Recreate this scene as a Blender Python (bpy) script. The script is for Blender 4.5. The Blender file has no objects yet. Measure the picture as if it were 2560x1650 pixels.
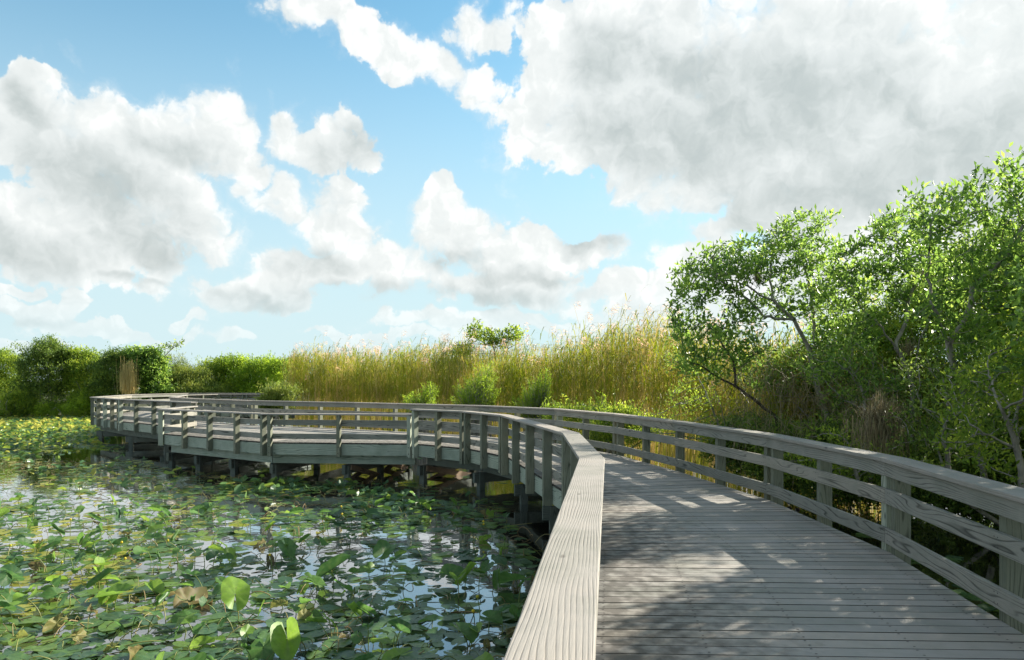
import bpy, math, random
import numpy as np
from mathutils import Vector
random.seed(7)
RS = np.random.RandomState(11)
R = math.radians
sc = bpy.context.scene
col = sc.collection
F, CX, YH, EYE = 1850.0, 1280.0, 951.0, 1.6      # focal length and horizon in photo pixels, eye height above the deck
WATER = -1.0
SUN_AZ, SUN_EL = R(56), R(27)

def W(px, py, z):                                  # photo pixel -> place on the level z
    d = (EYE - z) * F / (py - YH)
    return Vector(((px - CX) / F * d, d, z))
def D(px, py, d):                                  # photo pixel at a known distance
    return Vector(((px - CX) / F * d, d, EYE - (py - YH) / F * d))

# ------------------------------------------------------------------ tags and object building
def tag(o, label=None, cat=None, group=None, kind=None):
    if label: o['label'] = label
    if cat: o['category'] = cat
    if group: o['group'] = group
    if kind: o['kind'] = kind
    return o
def empty(name, loc=(0, 0, 0)):
    o = bpy.data.objects.new(name, None); col.objects.link(o); o.location = loc
    o.empty_display_size = .1
    return o
def link(name, me, mats, parent=None):
    o = bpy.data.objects.new(name, me); col.objects.link(o)
    for m in (mats if isinstance(mats, (list, tuple)) else [mats]):
        if len(me.materials) < (len(mats) if isinstance(mats, (list, tuple)) else 1): me.materials.append(m)
    if parent:
        o.parent = parent
        o.location = -Vector(parent.location)
    return o

class QM:
    """quads only, numpy arrays, with a float 'rnd' per vertex"""
    def __init__(s): s.v = []; s.q = []; s.r = []; s.n = 0
    def add(s, v, q, r=0.0):
        v = np.asarray(v, float).reshape(-1, 3); q = np.asarray(q, int).reshape(-1, 4)
        s.v.append(v); s.q.append(q + s.n); s.n += len(v)
        s.r.append(np.full(len(v), r) if np.isscalar(r) else np.asarray(r, float))
    def mesh(s, name, smooth=False):
        v = np.concatenate(s.v); q = np.concatenate(s.q); r = np.concatenate(s.r)
        me = bpy.data.meshes.new(name)
        me.vertices.add(len(v)); me.vertices.foreach_set('co', v.astype(np.float32).ravel())
        me.loops.add(len(q) * 4); me.loops.foreach_set('vertex_index', q.astype(np.int32).ravel())
        me.polygons.add(len(q)); me.polygons.foreach_set('loop_start', (np.arange(len(q)) * 4).astype(np.int32))
        me.polygons.foreach_set('loop_total', np.full(len(q), 4, np.int32))
        if smooth: me.polygons.foreach_set('use_smooth', np.ones(len(q), bool))
        a = me.attributes.new('rnd', 'FLOAT', 'POINT'); a.data.foreach_set('value', r.astype(np.float32))
        me.update(calc_edges=True); me.validate()
        return me
    def build(s, name, mat, parent=None, smooth=False):
        return link(name, s.mesh(name, smooth), mat, parent)
    def tube(s, pts, rad, k=5, r=0.0, cap=True):
        pts = np.asarray(pts, float); n = len(pts)
        rad = np.full(n, rad) if np.isscalar(rad) else np.asarray(rad, float)
        t = np.gradient(pts, axis=0); t /= np.linalg.norm(t, axis=1)[:, None] + 1e-9
        up = np.array([0, 0, 1.]) if abs(t[0][2]) < .9 else np.array([1., 0, 0])
        a = np.cross(t, up); a /= np.linalg.norm(a, axis=1)[:, None] + 1e-9
        b = np.cross(t, a)
        th = np.arange(k) * 2 * math.pi / k
        v = pts[:, None] + rad[:, None, None] * (a[:, None] * np.cos(th)[None, :, None] + b[:, None] * np.sin(th)[None, :, None])
        i, j = np.meshgrid(np.arange(n - 1), np.arange(k), indexing='ij')
        q = np.stack([i * k + j, i * k + (j + 1) % k, (i + 1) * k + (j + 1) % k, (i + 1) * k + j], -1).reshape(-1, 4)
        s.add(v.reshape(-1, 3), q, r)

# boards: polygons in plan extruded between two heights; UV: u along the board (m), v across it (m), second UV keeps a board seed
class BM:
    def __init__(s): s.v = []; s.f = []; s.uv = []; s.seed = []
    def hexa(s, P, udir, seed=None, z_is_v=False):
        """P: 8 corners (bottom 4, top 4 in the same turn)"""
        seed = random.random() if seed is None else seed
        b = len(s.v); s.v += [tuple(p) for p in P]
        u = Vector(udir).normalized(); off = seed * 37.0
        for f in ((3, 2, 1, 0), (4, 5, 6, 7), (0, 1, 5, 4), (1, 2, 6, 5), (2, 3, 7, 6), (3, 0, 4, 7)):
            pts = [Vector(P[i]) for i in f]
            nrm = (pts[1] - pts[0]).cross(pts[2] - pts[0])
            if nrm.length < 1e-12: nrm = Vector((0, 0, 1))
            nrm.normalize()
            w = u.cross(nrm)
            if w.length < .3:                       # an end face
                w = Vector((0, 0, 1)).cross(nrm); uu = Vector((0, 0, 1)) * .05
                if w.length < .3: w = Vector((1, 0, 0))
            else: uu = u
            w.normalize()
            s.f.append(tuple(b + i for i in f))
            s.uv += [(p.dot(uu) + off, p.dot(w) + off * 1.7) for p in pts]
            s.seed.append(seed)
    def prism(s, plan, z0, z1, udir, seed=None):
        P = [(p[0], p[1], z0) for p in plan] + [(p[0], p[1], z1) for p in plan]
        s.hexa(P, udir, seed)
    def beam(s, a, b, w, h, seed=None):
        a = Vector(a); b = Vector(b); t = (b - a).normalized()
        up = Vector((0, 0, 1)) if abs(t.z) < .9 else Vector((0, 1, 0))
        x = t.cross(up).normalized() * w / 2; y = x.cross(t).normalized() * h / 2
        s.hexa([a - x - y, a + x - y, b + x - y, b - x - y, a - x + y, a + x + y, b + x + y, b - x + y], t, seed)
    def box(s, c, ax, lx, ly, z0, z1, seed=None, slant=0):
        """upright post: c plan centre, ax plan direction of side lx"""
        ax = Vector((ax[0], ax[1])).normalized(); ay = Vector((-ax.y, ax.x))
        q = [Vector(c[:2]) + ax * sx * lx / 2 + ay * sy * ly / 2 for sx, sy in ((-1, -1), (1, -1), (1, 1), (-1, 1))]
        s.prism(q, z0, z1, (0, 0, 1), seed)
    def build(s, name, mat, parent=None, bev=.004):
        me = bpy.data.meshes.new(name); me.from_pydata(s.v, [], s.f)
        uvl = me.uv_layers.new(name='UVMap'); uvl.data.foreach_set('uv', np.array(s.uv, np.float32).ravel())
        a = me.attributes.new('seed', 'FLOAT', 'FACE'); a.data.foreach_set('value', np.array(s.seed, np.float32))
        me.update(); me.validate()
        o = link(name, me, mat, parent)
        if bev:
            m = o.modifiers.new('b', 'BEVEL'); m.width = bev; m.segments = 2; m.limit_method = 'ANGLE'; m.angle_limit = R(40)
        return o

# ------------------------------------------------------------------ materials
def newmat(name):
    m = bpy.data.materials.new(name); m.use_nodes = True
    nt = m.node_tree; nt.nodes.clear()
    return m, nt, nt.nodes, nt.links
def nd(nt, t, **k):
    n = nt.nodes.new('ShaderNode' + t)
    for a, b in k.items():
        if a == 'inp':
            for i, v in b.items(): n.inputs[i].default_value = v
        else: setattr(n, a, b)
    return n
def ramp(nt, stops, interp='LINEAR'):
    n = nt.nodes.new('ShaderNodeValToRGB'); n.color_ramp.interpolation = interp
    e = n.color_ramp.elements
    while len(e) < len(stops): e.new(.5)
    for x, (p, c) in zip(e, stops):
        x.position = p; x.color = (c[0], c[1], c[2], 1) if hasattr(c, '__len__') else (c, c, c, 1)
    return n
def mix(nt, fac, a, b, blend='MIX'):
    n = nt.nodes.new('ShaderNodeMix'); n.data_type = 'RGBA'; n.blend_type = blend
    for i, v in ((0, fac), (6, a), (7, b)):
        if isinstance(v, bpy.types.NodeSocket): nt.links.new(v, n.inputs[i])
        elif i == 0: n.inputs[0].default_value = v
        else: n.inputs[i].default_value = (v[0], v[1], v[2], 1)
    return n.outputs[2]
def math_(nt, op, a, b=None, c=None, clamp=False):
    n = nt.nodes.new('ShaderNodeMath'); n.operation = op; n.use_clamp = clamp
    for i, v in enumerate((a, b, c)):
        if v is None: continue
        if isinstance(v, bpy.types.NodeSocket): nt.links.new(v, n.inputs[i])
        else: n.inputs[i].default_value = v
    return n.outputs[0]

def wood(name, pale, dark, groove, rough=.8, grain=1.0, vm=30.0, stain=None, deck=False):
    m, nt, N, L = newmat(name)
    out = nd(nt, 'OutputMaterial'); bs = nd(nt, 'BsdfPrincipled', inp={'Roughness': rough, 'Specular IOR Level': .25})
    L.new(bs.outputs[0], out.inputs[0])
    uv = nd(nt, 'UVMap', uv_map='UVMap'); seed = nd(nt, 'Attribute', attribute_name='seed')
    # stretched coordinates along the board
    mp = nd(nt, 'Mapping'); mp.inputs['Scale'].default_value = (.55, 4.5, 1); L.new(uv.outputs[0], mp.inputs[0])
    warp = nd(nt, 'TexNoise', inp={'Scale': .9, 'Detail': 2, 'Roughness': .4}); L.new(mp.outputs[0], warp.inputs['Vector'])
    if deck:
        ringv = nd(nt, 'TexNoise', inp={'Scale': 9, 'Detail': 3}); mp2 = nd(nt, 'Mapping'); mp2.inputs['Scale'].default_value = (.35, 14, 1)
        L.new(uv.outputs[0], mp2.inputs[0]); L.new(mp2.outputs[0], ringv.inputs['Vector']); ring = ringv.outputs[0]
    else:
        # growth rings: bands of a slow warped field, close lines along the board with cathedral shapes
        fld = math_(nt, 'MULTIPLY', warp.outputs[0], 16.0 * grain)
        sep = nd(nt, 'SeparateXYZ'); L.new(uv.outputs[0], sep.inputs[0])
        fld = math_(nt, 'ADD', fld, math_(nt, 'MULTIPLY', sep.outputs[1], vm))
        fr = math_(nt, 'FRACT', fld)
        rr = ramp(nt, [(0, 0.0), (.22, .85), (.6, 1.0), (.88, .7), (1, 0.0)]); L.new(fr, rr.inputs[0])
        wk = nd(nt, 'TexNoise', inp={'Scale': 2.2, 'Detail': 2}); L.new(uv.outputs[0], wk.inputs['Vector'])
        wkr = ramp(nt, [(.32, .3), (.55, 1)]); L.new(wk.outputs[0], wkr.inputs[0])
        inv = math_(nt, 'SUBTRACT', 1.0, rr.outputs[0])
        ring = math_(nt, 'SUBTRACT', 1.0, math_(nt, 'MULTIPLY', inv, wkr.outputs[0]))
    fine = nd(nt, 'TexNoise', inp={'Scale': 6, 'Detail': 5, 'Roughness': .7}); mp3 = nd(nt, 'Mapping'); mp3.inputs['Scale'].default_value = (1.2, 30, 1)
    L.new(uv.outputs[0], mp3.inputs[0]); L.new(mp3.outputs[0], fine.inputs['Vector'])
    fr2 = ramp(nt, [(.3, 0), (.7, 1)]); L.new(fine.outputs[0], fr2.inputs[0])
    c = mix(nt, fr2.outputs[0], dark, pale)
    g = ramp(nt, [(.0, 0.0), (.75 if not deck else .6, 1.0)]); L.new(ring, g.inputs[0])
    c = mix(nt, math_(nt, 'MULTIPLY_ADD', g.outputs[0], .95 if not deck else .3, .05 if not deck else .7), groove, c)
    # board to board tint and large blotches
    sv = ramp(nt, [(0, (.80, .82, .80)), (.5, (1, 1, 1)), (1, (1.12, 1.06, 1.0))]); L.new(seed.outputs['Fac'], sv.inputs[0])
    c = mix(nt, 1.0, c, sv.outputs[0], 'MULTIPLY')
    geo = nd(nt, 'TexCoord'); bl = nd(nt, 'TexNoise', inp={'Scale': 2.3, 'Detail': 5, 'Roughness': .6}); L.new(geo.outputs['Object'], bl.inputs['Vector'])
    br = ramp(nt, [(.3, (.74, .78, .74)), (.55, (1, 1, 1)), (.75, (1.1, 1.07, 1.04))]); L.new(bl.outputs[0], br.inputs[0])
    c = mix(nt, .8, c, br.outputs[0], 'MULTIPLY')
    # knots and drips
    vo = nd(nt, 'TexVoronoi', inp={'Scale': 1.6}); mpk = nd(nt, 'Mapping'); mpk.inputs['Scale'].default_value = (1, 2.6, 1)
    L.new(uv.outputs[0], mpk.inputs[0]); L.new(mpk.outputs[0], vo.inputs['Vector'])
    kr = ramp(nt, [(.03, 1), (.075, 0)]); L.new(vo.outputs['Distance'], kr.inputs[0])
    if not deck: c = mix(nt, math_(nt, 'MULTIPLY', kr.outputs[0], .8), c, [x * .35 for x in groove])
    if stain:
        sn = nd(nt, 'TexNoise', inp={'Scale': 9, 'Detail': 4}); L.new(geo.outputs['Object'], sn.inputs['Vector'])
        at = nd(nt, 'Attribute', attribute_name='edge')
        e = math_(nt, 'MULTIPLY', at.outputs['Fac'], sn.outputs[0])
        er = ramp(nt, [(.26, 0), (.5, 1)]); L.new(e, er.inputs[0])
        c = mix(nt, math_(nt, 'MULTIPLY', er.outputs[0], .7), c, stain)
    L.new(c, bs.inputs['Base Color'])
    bmp = nd(nt, 'Bump', inp={'Strength': .55, 'Distance': .004})
    h = math_(nt, 'ADD', math_(nt, 'MULTIPLY', ring, .8), math_(nt, 'MULTIPLY', fine.outputs[0], .6))
    L.new(h, bmp.inputs['Height']); L.new(bmp.outputs[0], bs.inputs['Normal'])
    return m

def leafmat(name, stops, trans=.5, rough=.45, spec=.3, tsat=.98, attr='rnd', veins=False):
    m, nt, N, L = newmat(name)
    out = nd(nt, 'OutputMaterial'); bs = nd(nt, 'BsdfPrincipled', inp={'Roughness': rough, 'Specular IOR Level': spec})
    at = nd(nt, 'Attribute', attribute_name=attr)
    f = at.outputs['Fac']
    oi = nd(nt, 'ObjectInfo')
    if veins: f = math_(nt, 'FRACT', math_(nt, 'ADD', f, oi.outputs['Random']))
    r = ramp(nt, stops); L.new(f, r.inputs[0])
    tc = nd(nt, 'TexCoord'); n1 = nd(nt, 'TexNoise', inp={'Scale': 6 if veins else .8, 'Detail': 3}); L.new(tc.outputs['Object'], n1.inputs['Vector'])
    nr = ramp(nt, [(.3, (.72, .75, .7)), (.7, (1.2, 1.15, 1.1))]); L.new(n1.outputs[0], nr.inputs[0])
    c = mix(nt, 1.0, r.outputs[0], nr.outputs[0], 'MULTIPLY')
    if veins:
        vn = nd(nt, 'Attribute', attribute_name='vein'); c = mix(nt, math_(nt, 'MULTIPLY', vn.outputs['Fac'], .35), c, (.16, .22, .07))
        sp = nd(nt, 'TexNoise', inp={'Scale': 28, 'Detail': 3}); L.new(tc.outputs['Object'], sp.inputs['Vector'])
        spr = ramp(nt, [(.66, 0), (.72, 1)]); L.new(sp.outputs[0], spr.inputs[0])
        c = mix(nt, math_(nt, 'MULTIPLY', spr.outputs[0], .6), c, (.12, .09, .03))
        bmp = nd(nt, 'Bump', inp={'Strength': .25, 'Distance': .01}); L.new(n1.outputs[0], bmp.inputs['Height']); L.new(bmp.outputs[0], bs.inputs['Normal'])
    L.new(c, bs.inputs['Base Color'])
    tr = nd(nt, 'BsdfTranslucent')
    hs = nd(nt, 'HueSaturation', inp={'Saturation': tsat, 'Value': 2.0, 'Hue': .49}); L.new(c, hs.inputs['Color']); L.new(hs.outputs[0], tr.inputs[0])
    ms = nd(nt, 'MixShader', inp={0: trans}); L.new(bs.outputs[0], ms.inputs[1]); L.new(tr.outputs[0], ms.inputs[2])
    L.new(ms.outputs[0], out.inputs[0])
    return m

def plain(name, c1, c2, scale=8, rough=.85, bump=.3, stretch=(1, 1, 1)):
    m, nt, N, L = newmat(name)
    out = nd(nt, 'OutputMaterial'); bs = nd(nt, 'BsdfPrincipled', inp={'Roughness': rough, 'Specular IOR Level': .2}); L.new(bs.outputs[0], out.inputs[0])
    tc = nd(nt, 'TexCoord'); mp = nd(nt, 'Mapping'); mp.inputs['Scale'].default_value = stretch; L.new(tc.outputs['Object'], mp.inputs[0])
    n = nd(nt, 'TexNoise', inp={'Scale': scale, 'Detail': 6, 'Roughness': .65}); L.new(mp.outputs[0], n.inputs['Vector'])
    r = ramp(nt, [(.32, c1), (.68, c2)]); L.new(n.outputs[0], r.inputs[0]); L.new(r.outputs[0], bs.inputs['Base Color'])
    b = nd(nt, 'Bump', inp={'Strength': bump, 'Distance': .02}); L.new(n.outputs[0], b.inputs['Height']); L.new(b.outputs[0], bs.inputs['Normal'])
    return m

M = {}
M['rail'] = wood('weathered_rail_wood', (.29, .28, .25), (.195, .195, .17), (.05, .052, .045))
M['cap'] = wood('weathered_cap_wood', (.34, .31, .28), (.265, .245, .225), (.165, .145, .125), grain=.65, vm=62.0)
M['post'] = wood('weathered_post_wood', (.215, .22, .165), (.13, .145, .11), (.065, .07, .05), grain=1.2)
M['green'] = wood('treated_green_wood', (.345, .385, .32), (.24, .275, .225), (.06, .085, .07), grain=.7)
M['deck'] = wood('deck_boards', (.315, .295, .272), (.262, .248, .23), (.18, .17, .155), deck=True, stain=(.035, .03, .025))
M['beam'] = wood('dark_beam_wood', (.15, .17, .145), (.085, .10, .085), (.04, .045, .04))
M['brown'] = wood('brown_brace_wood', (.30, .21, .14), (.19, .13, .09), (.08, .055, .04))
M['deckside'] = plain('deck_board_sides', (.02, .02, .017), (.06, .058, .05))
M['screw'] = plain('screw_heads', (.03, .03, .03), (.06, .05, .05))
M['bark'] = plain('grey_bark', (.12, .11, .09), (.36, .34, .29), scale=9, bump=.8, stretch=(1, 1, .35))
M['darkbark'] = plain('dark_bark', (.03, .026, .02), (.12, .10, .075), scale=12, bump=.9)
M['ground'] = plain('marsh_ground', (.03, .028, .015), (.07, .075, .03), scale=1.5)

G_apple = [(0, (.03, .07, .012)), (.3, (.075, .15, .025)), (.65, (.17, .29, .045)), (1, (.32, .43, .08))]
M['leaf_apple'] = leafmat('pond_apple_leaves', G_apple, trans=.52, rough=.35, spec=.45)
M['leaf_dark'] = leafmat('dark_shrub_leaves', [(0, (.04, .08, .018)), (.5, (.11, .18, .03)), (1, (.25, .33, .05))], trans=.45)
M['leaf_mid'] = leafmat('mid_shrub_leaves', [(0, (.05, .11, .016)), (.5, (.16, .25, .025)), (1, (.34, .41, .04))], trans=.5)
M['leaf_lime'] = leafmat('lime_willow_leaves', [(0, (.09, .17, .015)), (.5, (.19, .30, .02)), (1, (.32, .42, .03))], trans=.5)
M['leaf_olive'] = leafmat('olive_grassy_leaves', [(0, (.06, .10, .02)), (.5, (.14, .20, .03)), (1, (.24, .27, .05))], trans=.45)
M['reed'] = leafmat('reed_stems', [(0, (.11, .17, .025)), (.4, (.225, .27, .04)), (.55, (.28, .28, .06)), (.8, (.38, .29, .12)), (1, (.52, .41, .21))], trans=.4, rough=.6, tsat=1.15)
M['plume'] = leafmat('reed_plumes', [(0, (.45, .33, .22)), (1, (.62, .42, .32))], trans=.5, rough=.8, tsat=1.0)
M['tan'] = leafmat('dead_grass', [(0, (.30, .23, .08)), (1, (.62, .50, .22))], trans=.35, tsat=1.0)
M['brom'] = leafmat('airplant_blades', [(0, (.12, .10, .06)), (.6, (.26, .21, .13)), (1, (.34, .31, .17))], trans=.25)
padstops = [(0, (.045, .10, .05)), (.35, (.06, .13, .055)), (.6, (.085, .17, .05)), (.8, (.14, .235, .04)), (.94, (.24, .32, .035)), (1, (.32, .33, .06))]
nearstops = [(0, (.04, .095, .05)), (.4, (.055, .125, .052)), (.75, (.08, .165, .045)), (.95, (.12, .21, .04)), (1, (.17, .25, .04))]
M['pad'] = leafmat('pad_leaves', nearstops, trans=.34, rough=.38, spec=.6, veins=True)
M['padfar'] = leafmat('pad_mat', padstops, trans=.4, rough=.35, spec=.4)
M['padraised'] = leafmat('raised_pad_leaves', [(0, (.035, .10, .035)), (.6, (.07, .165, .03)), (1, (.16, .28, .03))], trans=.42, rough=.46, spec=.4, veins=True)
M['paddead'] = leafmat('dying_pad_leaves', [(0, (.16, .18, .04)), (.5, (.17, .14, .05)), (1, (.10, .08, .04))], trans=.35, rough=.6, veins=True)
M['stem'] = leafmat('pad_stems', [(0, (.12, .20, .04)), (1, (.22, .22, .08))], trans=.1)
M['litter'] = leafmat('stem_litter', [(0, (.10, .14, .03)), (.5, (.20, .20, .07)), (1, (.26, .17, .08))], trans=.1)
M['bud'] = leafmat('flower_buds', [(0, (.38, .38, .03)), (1, (.60, .48, .03))], trans=.2)

# ------------------------------------------------------------------ boardwalk geometry (plan, metres)
Lp = [(-1.33, -9), (.74, 6.85), (.81, 10.2), (-.14, 15.5), (-1.07, 17.4), (-2.5, 18.75)]
Ov = [(-2.5, 18.75), (-6.35, 19.15), (-10.5, 22.2), (-10.62, 24.75)]
Nr = [(-10.62, 24.75), (-15.3, 28.9), (-18.25, 32.2)]
Ot = [(-18.25, 32.2), (-19.6, 38.0), (-18.4, 42.0), (-15.6, 42.4), (-12.4, 42.6)]
Rp = [(1.5, -9), (3.56, 6.9), (3.48, 9.9), (2.95, 13.1), (2.28, 16.0), (1.15, 18.9), (-.90, 21.4), (-5.1, 24.3), (-9.35, 26.7), (-12.7, 29.6), (-14.7, 32.0)]
In = [(-14.7, 32.0), (-16.4, 37.2), (-15.6, 39.2), (-14.2, 39.35), (-12.4, 39.5)]

def offs(pts, o):
    """mitred offset to the left of travel"""
    P = [Vector(p) for p in pts]; out = []
    for i, p in enumerate(P):
        ns = []
        if i > 0: t = (P[i] - P[i-1]).normalized(); ns.append(Vector((-t.y, t.x)))
        if i < len(P) - 1: t = (P[i+1] - P[i]).normalized(); ns.append(Vector((-t.y, t.x)))
        n = sum(ns, Vector((0, 0))).normalized()
        out.append(p + n * (o / max(.3, n.dot(ns[0]))))
    return out
PO = .045
def strip(bm, pts, a, b, z0, z1, i, cut=.0015, seed=None):
    A = offs(pts, a); B = offs(pts, b)
    t = (Vector(pts[i+1]) - Vector(pts[i])).normalized() * cut
    q = [A[i] + t, A[i+1] - t, B[i+1] - t, B[i] + t]
    if a < b: q = [q[3], q[2], q[1], q[0]]
    q = q[::-1] if (q[1]-q[0]).x*(q[2]-q[1]).y-(q[1]-q[0]).y*(q[2]-q[1]).x < 0 else q
    bm.prism(q, z0, z1, (t.x, t.y, 0), seed)

def railing(label, pts, s, inter, cap_z=.88, apron=True, doubles=(), zs=((.455, .595), (.085, .225)), ends=(True, True), group='boardwalk railings'):
    root = empty('railing', (pts[0][0], pts[0][1], 0)) if False else empty('railing', (pts[len(pts)//2][0], pts[len(pts)//2][1], 0))
    tag(root, label, 'railing', group)
    n = len(pts) - 1; bq = QM()
    for i in range(n):
        b = BM(); strip(b, pts, -s * .1175, s * .1175, cap_z - .038, cap_z, i); b.build('handrail_cap', M['cap'], root, .006)
        if apron:
            b = BM(); strip(b, pts, s * PO, s * (PO + .038), cap_z - .041 - .13, cap_z - .041, i); b.build('apron_board', M['rail'], root)
        for z0, z1 in zs:
            j = random.uniform(-.004, .004)
            b = BM(); strip(b, pts, s * PO, s * (PO + .038), z0 + j, z1 + j, i); b.build('rail_board', M['rail'], root)
        p0 = Vector(pts[i]); p1 = Vector(pts[i+1]); t = (p1 - p0).normalized(); nn = Vector((-t.y, t.x)) * s
        Ln = (p1 - p0).length
        pos = [(k + 1) / (inter[i] + 1) * Ln for k in range(inter[i])]
        if i == 0 and ends[0]: pos.append(.10)
        if i > 0: pos.append(.10 if i in doubles else .0)
        if i + 1 in doubles or (i == n - 1 and ends[1]): pos.append(Ln - .10)
        for d in pos:
            c = p0 + t * d + nn * (PO - .070 - .002)
            b = BM(); b.box(c, t, .092, .14, -.345 - random.uniform(0, .03), cap_z - .0385); b.build('post', M['post'] if random.random() < .9 else M['green'], root, .005)
            for zb, off, e in [(-.10, -.1005, .013), (-.26, -.1005, .013)] + [(zz + dz, PO + .0395, .0055) for zz, _ in zs for dz in (.035, .105)]:
                for dx in ((0,) if e > .01 else (-.022, .022)):
                    cc_ = p0 + t * (d + dx) + nn * off; a = Vector((t.x, t.y, 0)) * e; u_ = Vector((0, 0, e)); c3 = Vector((cc_.x, cc_.y, zb))
                    k8 = [c3 + a * math.cos(w) + u_ * math.sin(w) for w in [j * math.pi / 4 for j in range(8)]]
                    bq.add([c3] + k8, [(0, 1, 2, 3), (0, 3, 4, 5), (0, 5, 6, 7), (0, 7, 8, 1)])
    tag(bq.build('bolts', M['screw'], root), kind='stuff')
    return root

railing('pale grey foreground handrail at left, bending sharply and running back along the pond', Lp, -1, [7, 1, 3, 1, 1], doubles=(1, 2, 3, 4))
railing('long grey railing on the right side of the walk before the trees', Rp, 1, [7, 1, 1, 1, 1, 1, 2, 2, 2, 1], doubles=(1, 2, 4, 5, 8))
railing('lower grey railing round the widened viewing platform over the water', Ov, -1, [1, 3, 1], cap_z=.75, apron=False, doubles=(1,), zs=((.44, .58), (.085, .225)))
railing('short grey-green railing on the pond side left of the platform, with seven open bays', Nr, -1, [3, 3], doubles=(1,), ends=(True, False))
railing('sunlit outer railing of the far bend, in front of the distant bushes', Ot, -1, [3, 2, 1, 1], doubles=(2, 3))
railing('sunlit inner railing of the far stretch, seen above the nearer handrail', In, 1, [2, 1, 1, 1], doubles=(2, 3), ends=(False, True))

# deck
bw = empty('boardwalk', (0, 12, WATER)); tag(bw, 'curving grey plank boardwalk on piles, widening to a platform over the pond', 'boardwalk')
def clip(poly, n, c):                              # keep points with n.p <= c
    out = []
    for i in range(len(poly)):
        a, b = poly[i], poly[(i+1) % len(poly)]
        da, db = n.dot(a) - c, n.dot(b) - c
        if da <= 0: out.append(a)
        if (da < 0) != (db < 0) and abs(da - db) > 1e-9: out.append(a + (b - a) * (da / (da - db)))
    return out
dv, df, duv, dseed, dedge, scr = [], [], [], [], [], []
def deck(poly, ang, bwid=.131, gap=.012):
    poly = [Vector(p) for p in poly]
    u = Vector((math.cos(ang), math.sin(ang))); n = Vector((-u.y, u.x))
    cs = [n.dot(p) for p in poly]; c = min(cs) - random.uniform(0, .05)
    while c < max(cs):
        q = clip(clip(poly, n, c + bwid), -n, -c)
        if len(q) >= 3:
            us = [u.dot(p) for p in q]
            area = abs(sum(q[i].x*q[(i+1) % len(q)].y - q[(i+1) % len(q)].x*q[i].y for i in range(len(q)))) / 2
            if area > .004:
                # counter-clockwise
                sg = sum(q[i].x*q[(i+1) % len(q)].y - q[(i+1) % len(q)].x*q[i].y for i in range(len(q)))
                if sg < 0: q = q[::-1]
                b = len(dv); k = len(q); z = random.uniform(-.0015, .0015); sd = random.random(); u0 = min(us)
                dv.extend([(p.x, p.y, z) for p in q] + [(p.x, p.y, z - .036) for p in q])
                dedge.extend([max(0, 1 - (u.dot(p) - u0) / .45) for p in q] * 2)
                df.append(tuple(range(b, b + k)))
                duv.extend([(u.dot(p) + sd * 31, n.dot(p) + sd * 7) for p in q]); dseed.append(sd)
                for i in range(k):
                    j = (i + 1) % k; df.append((b + j, b + i, b + k + i, b + k + j)); dseed.append(sd)
                    duv.extend([(u.dot(q[a]) + sd * 31, n.dot(q[a]) + sd * 7 + zz) for a, zz in ((j, 0), (i, 0), (i, .03), (j, .03))])
                if c < 16:
                    x = u0 + .08
                    while x < max(us) - .05:
                        for e in (.03, .11): scr.append(u * x + n * (c + e))
                        x += .62
        c += bwid + gap
oL = offs(Lp, -PO); oR = offs(Rp, PO); oO = offs(Ov, -PO); oN = offs(Nr, -PO); oT = offs(Ot, -PO); oI = offs(In, PO)
deck([oL[0], oL[1], oR[1], oR[0]], R(-2.2))
deck([oL[1], oL[2], oR[2], oR[1]], R(1.5))
deck([oL[2], oL[3], oR[4], oR[3], oR[2]], R(12))
deck([oL[3], oL[4], oR[5], oR[4]], R(23))
deck([oL[4], oL[5], oR[6], oR[5]], R(40))
deck([oO[0], oO[1], oR[7], oR[6]], R(68))
deck([oO[1], oO[2], oO[3], oR[8], oR[7]], R(57))
deck([oN[0], oN[1], oR[9], oR[8]], R(48))
deck([oN[1], oN[2], oR[10], oR[9]], R(41))
deck([oT[0], oT[1], oI[1], oI[0]], R(12))
deck([oT[1], oT[2], oI[2], oI[1]], R(-40))
deck([oT[2], oT[3], oI[3], oI[2]], R(-85))
deck([oT[3], oT[4], oI[4], oI[3]], R(-88))
me = bpy.data.meshes.new('deck'); me.from_pydata(dv, [], df)
uvl = me.uv_layers.new(name='UVMap'); uvl.data.foreach_set('uv', np.array(duv, np.float32).ravel())
a = me.attributes.new('seed', 'FLOAT', 'FACE'); a.data.foreach_set('value', np.array(dseed, np.float32))
a = me.attributes.new('edge', 'FLOAT', 'POINT'); a.data.foreach_set('value', np.array(dedge, np.float32))
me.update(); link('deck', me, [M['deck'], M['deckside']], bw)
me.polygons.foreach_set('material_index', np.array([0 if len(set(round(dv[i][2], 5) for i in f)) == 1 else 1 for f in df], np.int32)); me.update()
q = QM()
for p in scr:
    r_ = .007; q.add([(p.x-r_, p.y-r_*.6, .0022), (p.x+r_, p.y-r_*.6, .0022), (p.x+r_, p.y+r_*.6, .0022), (p.x-r_, p.y+r_*.6, .0022)], [(0, 1, 2, 3)])
tag(q.build('screws', M['screw'], bw), kind='stuff')
for pts, s, rng in ((Lp, -1, range(5)), (Ov, -1, range(3)), (Nr, -1, range(2)), (Ot, -1, range(4)), (Rp, 1, range(10)), (In, 1, range(4))):
    for i in rng:
        b = BM(); strip(b, pts, s * (PO + .006), s * (PO + .046), -.325, -.034, i, .002); b.build('fascia_board', M['green'], bw)
for pts, s, rng, ins, z0 in ((Ov, -1, range(2), .22, -.56), (Lp, -1, range(5), .45, -.57), (Nr, -1, range(2), .30, -.57), (Rp, 1, (0, 1, 2, 3, 8, 9), .45, -.57), (Ot, -1, range(4), .4, -.57)):
    for i in rng:
        b = BM(); strip(b, pts, s * ins, s * (ins + .09), z0, -.329, i, .01); b.build('girder', M['beam'] if pts is not Ov else M['green'], bw)
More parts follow.
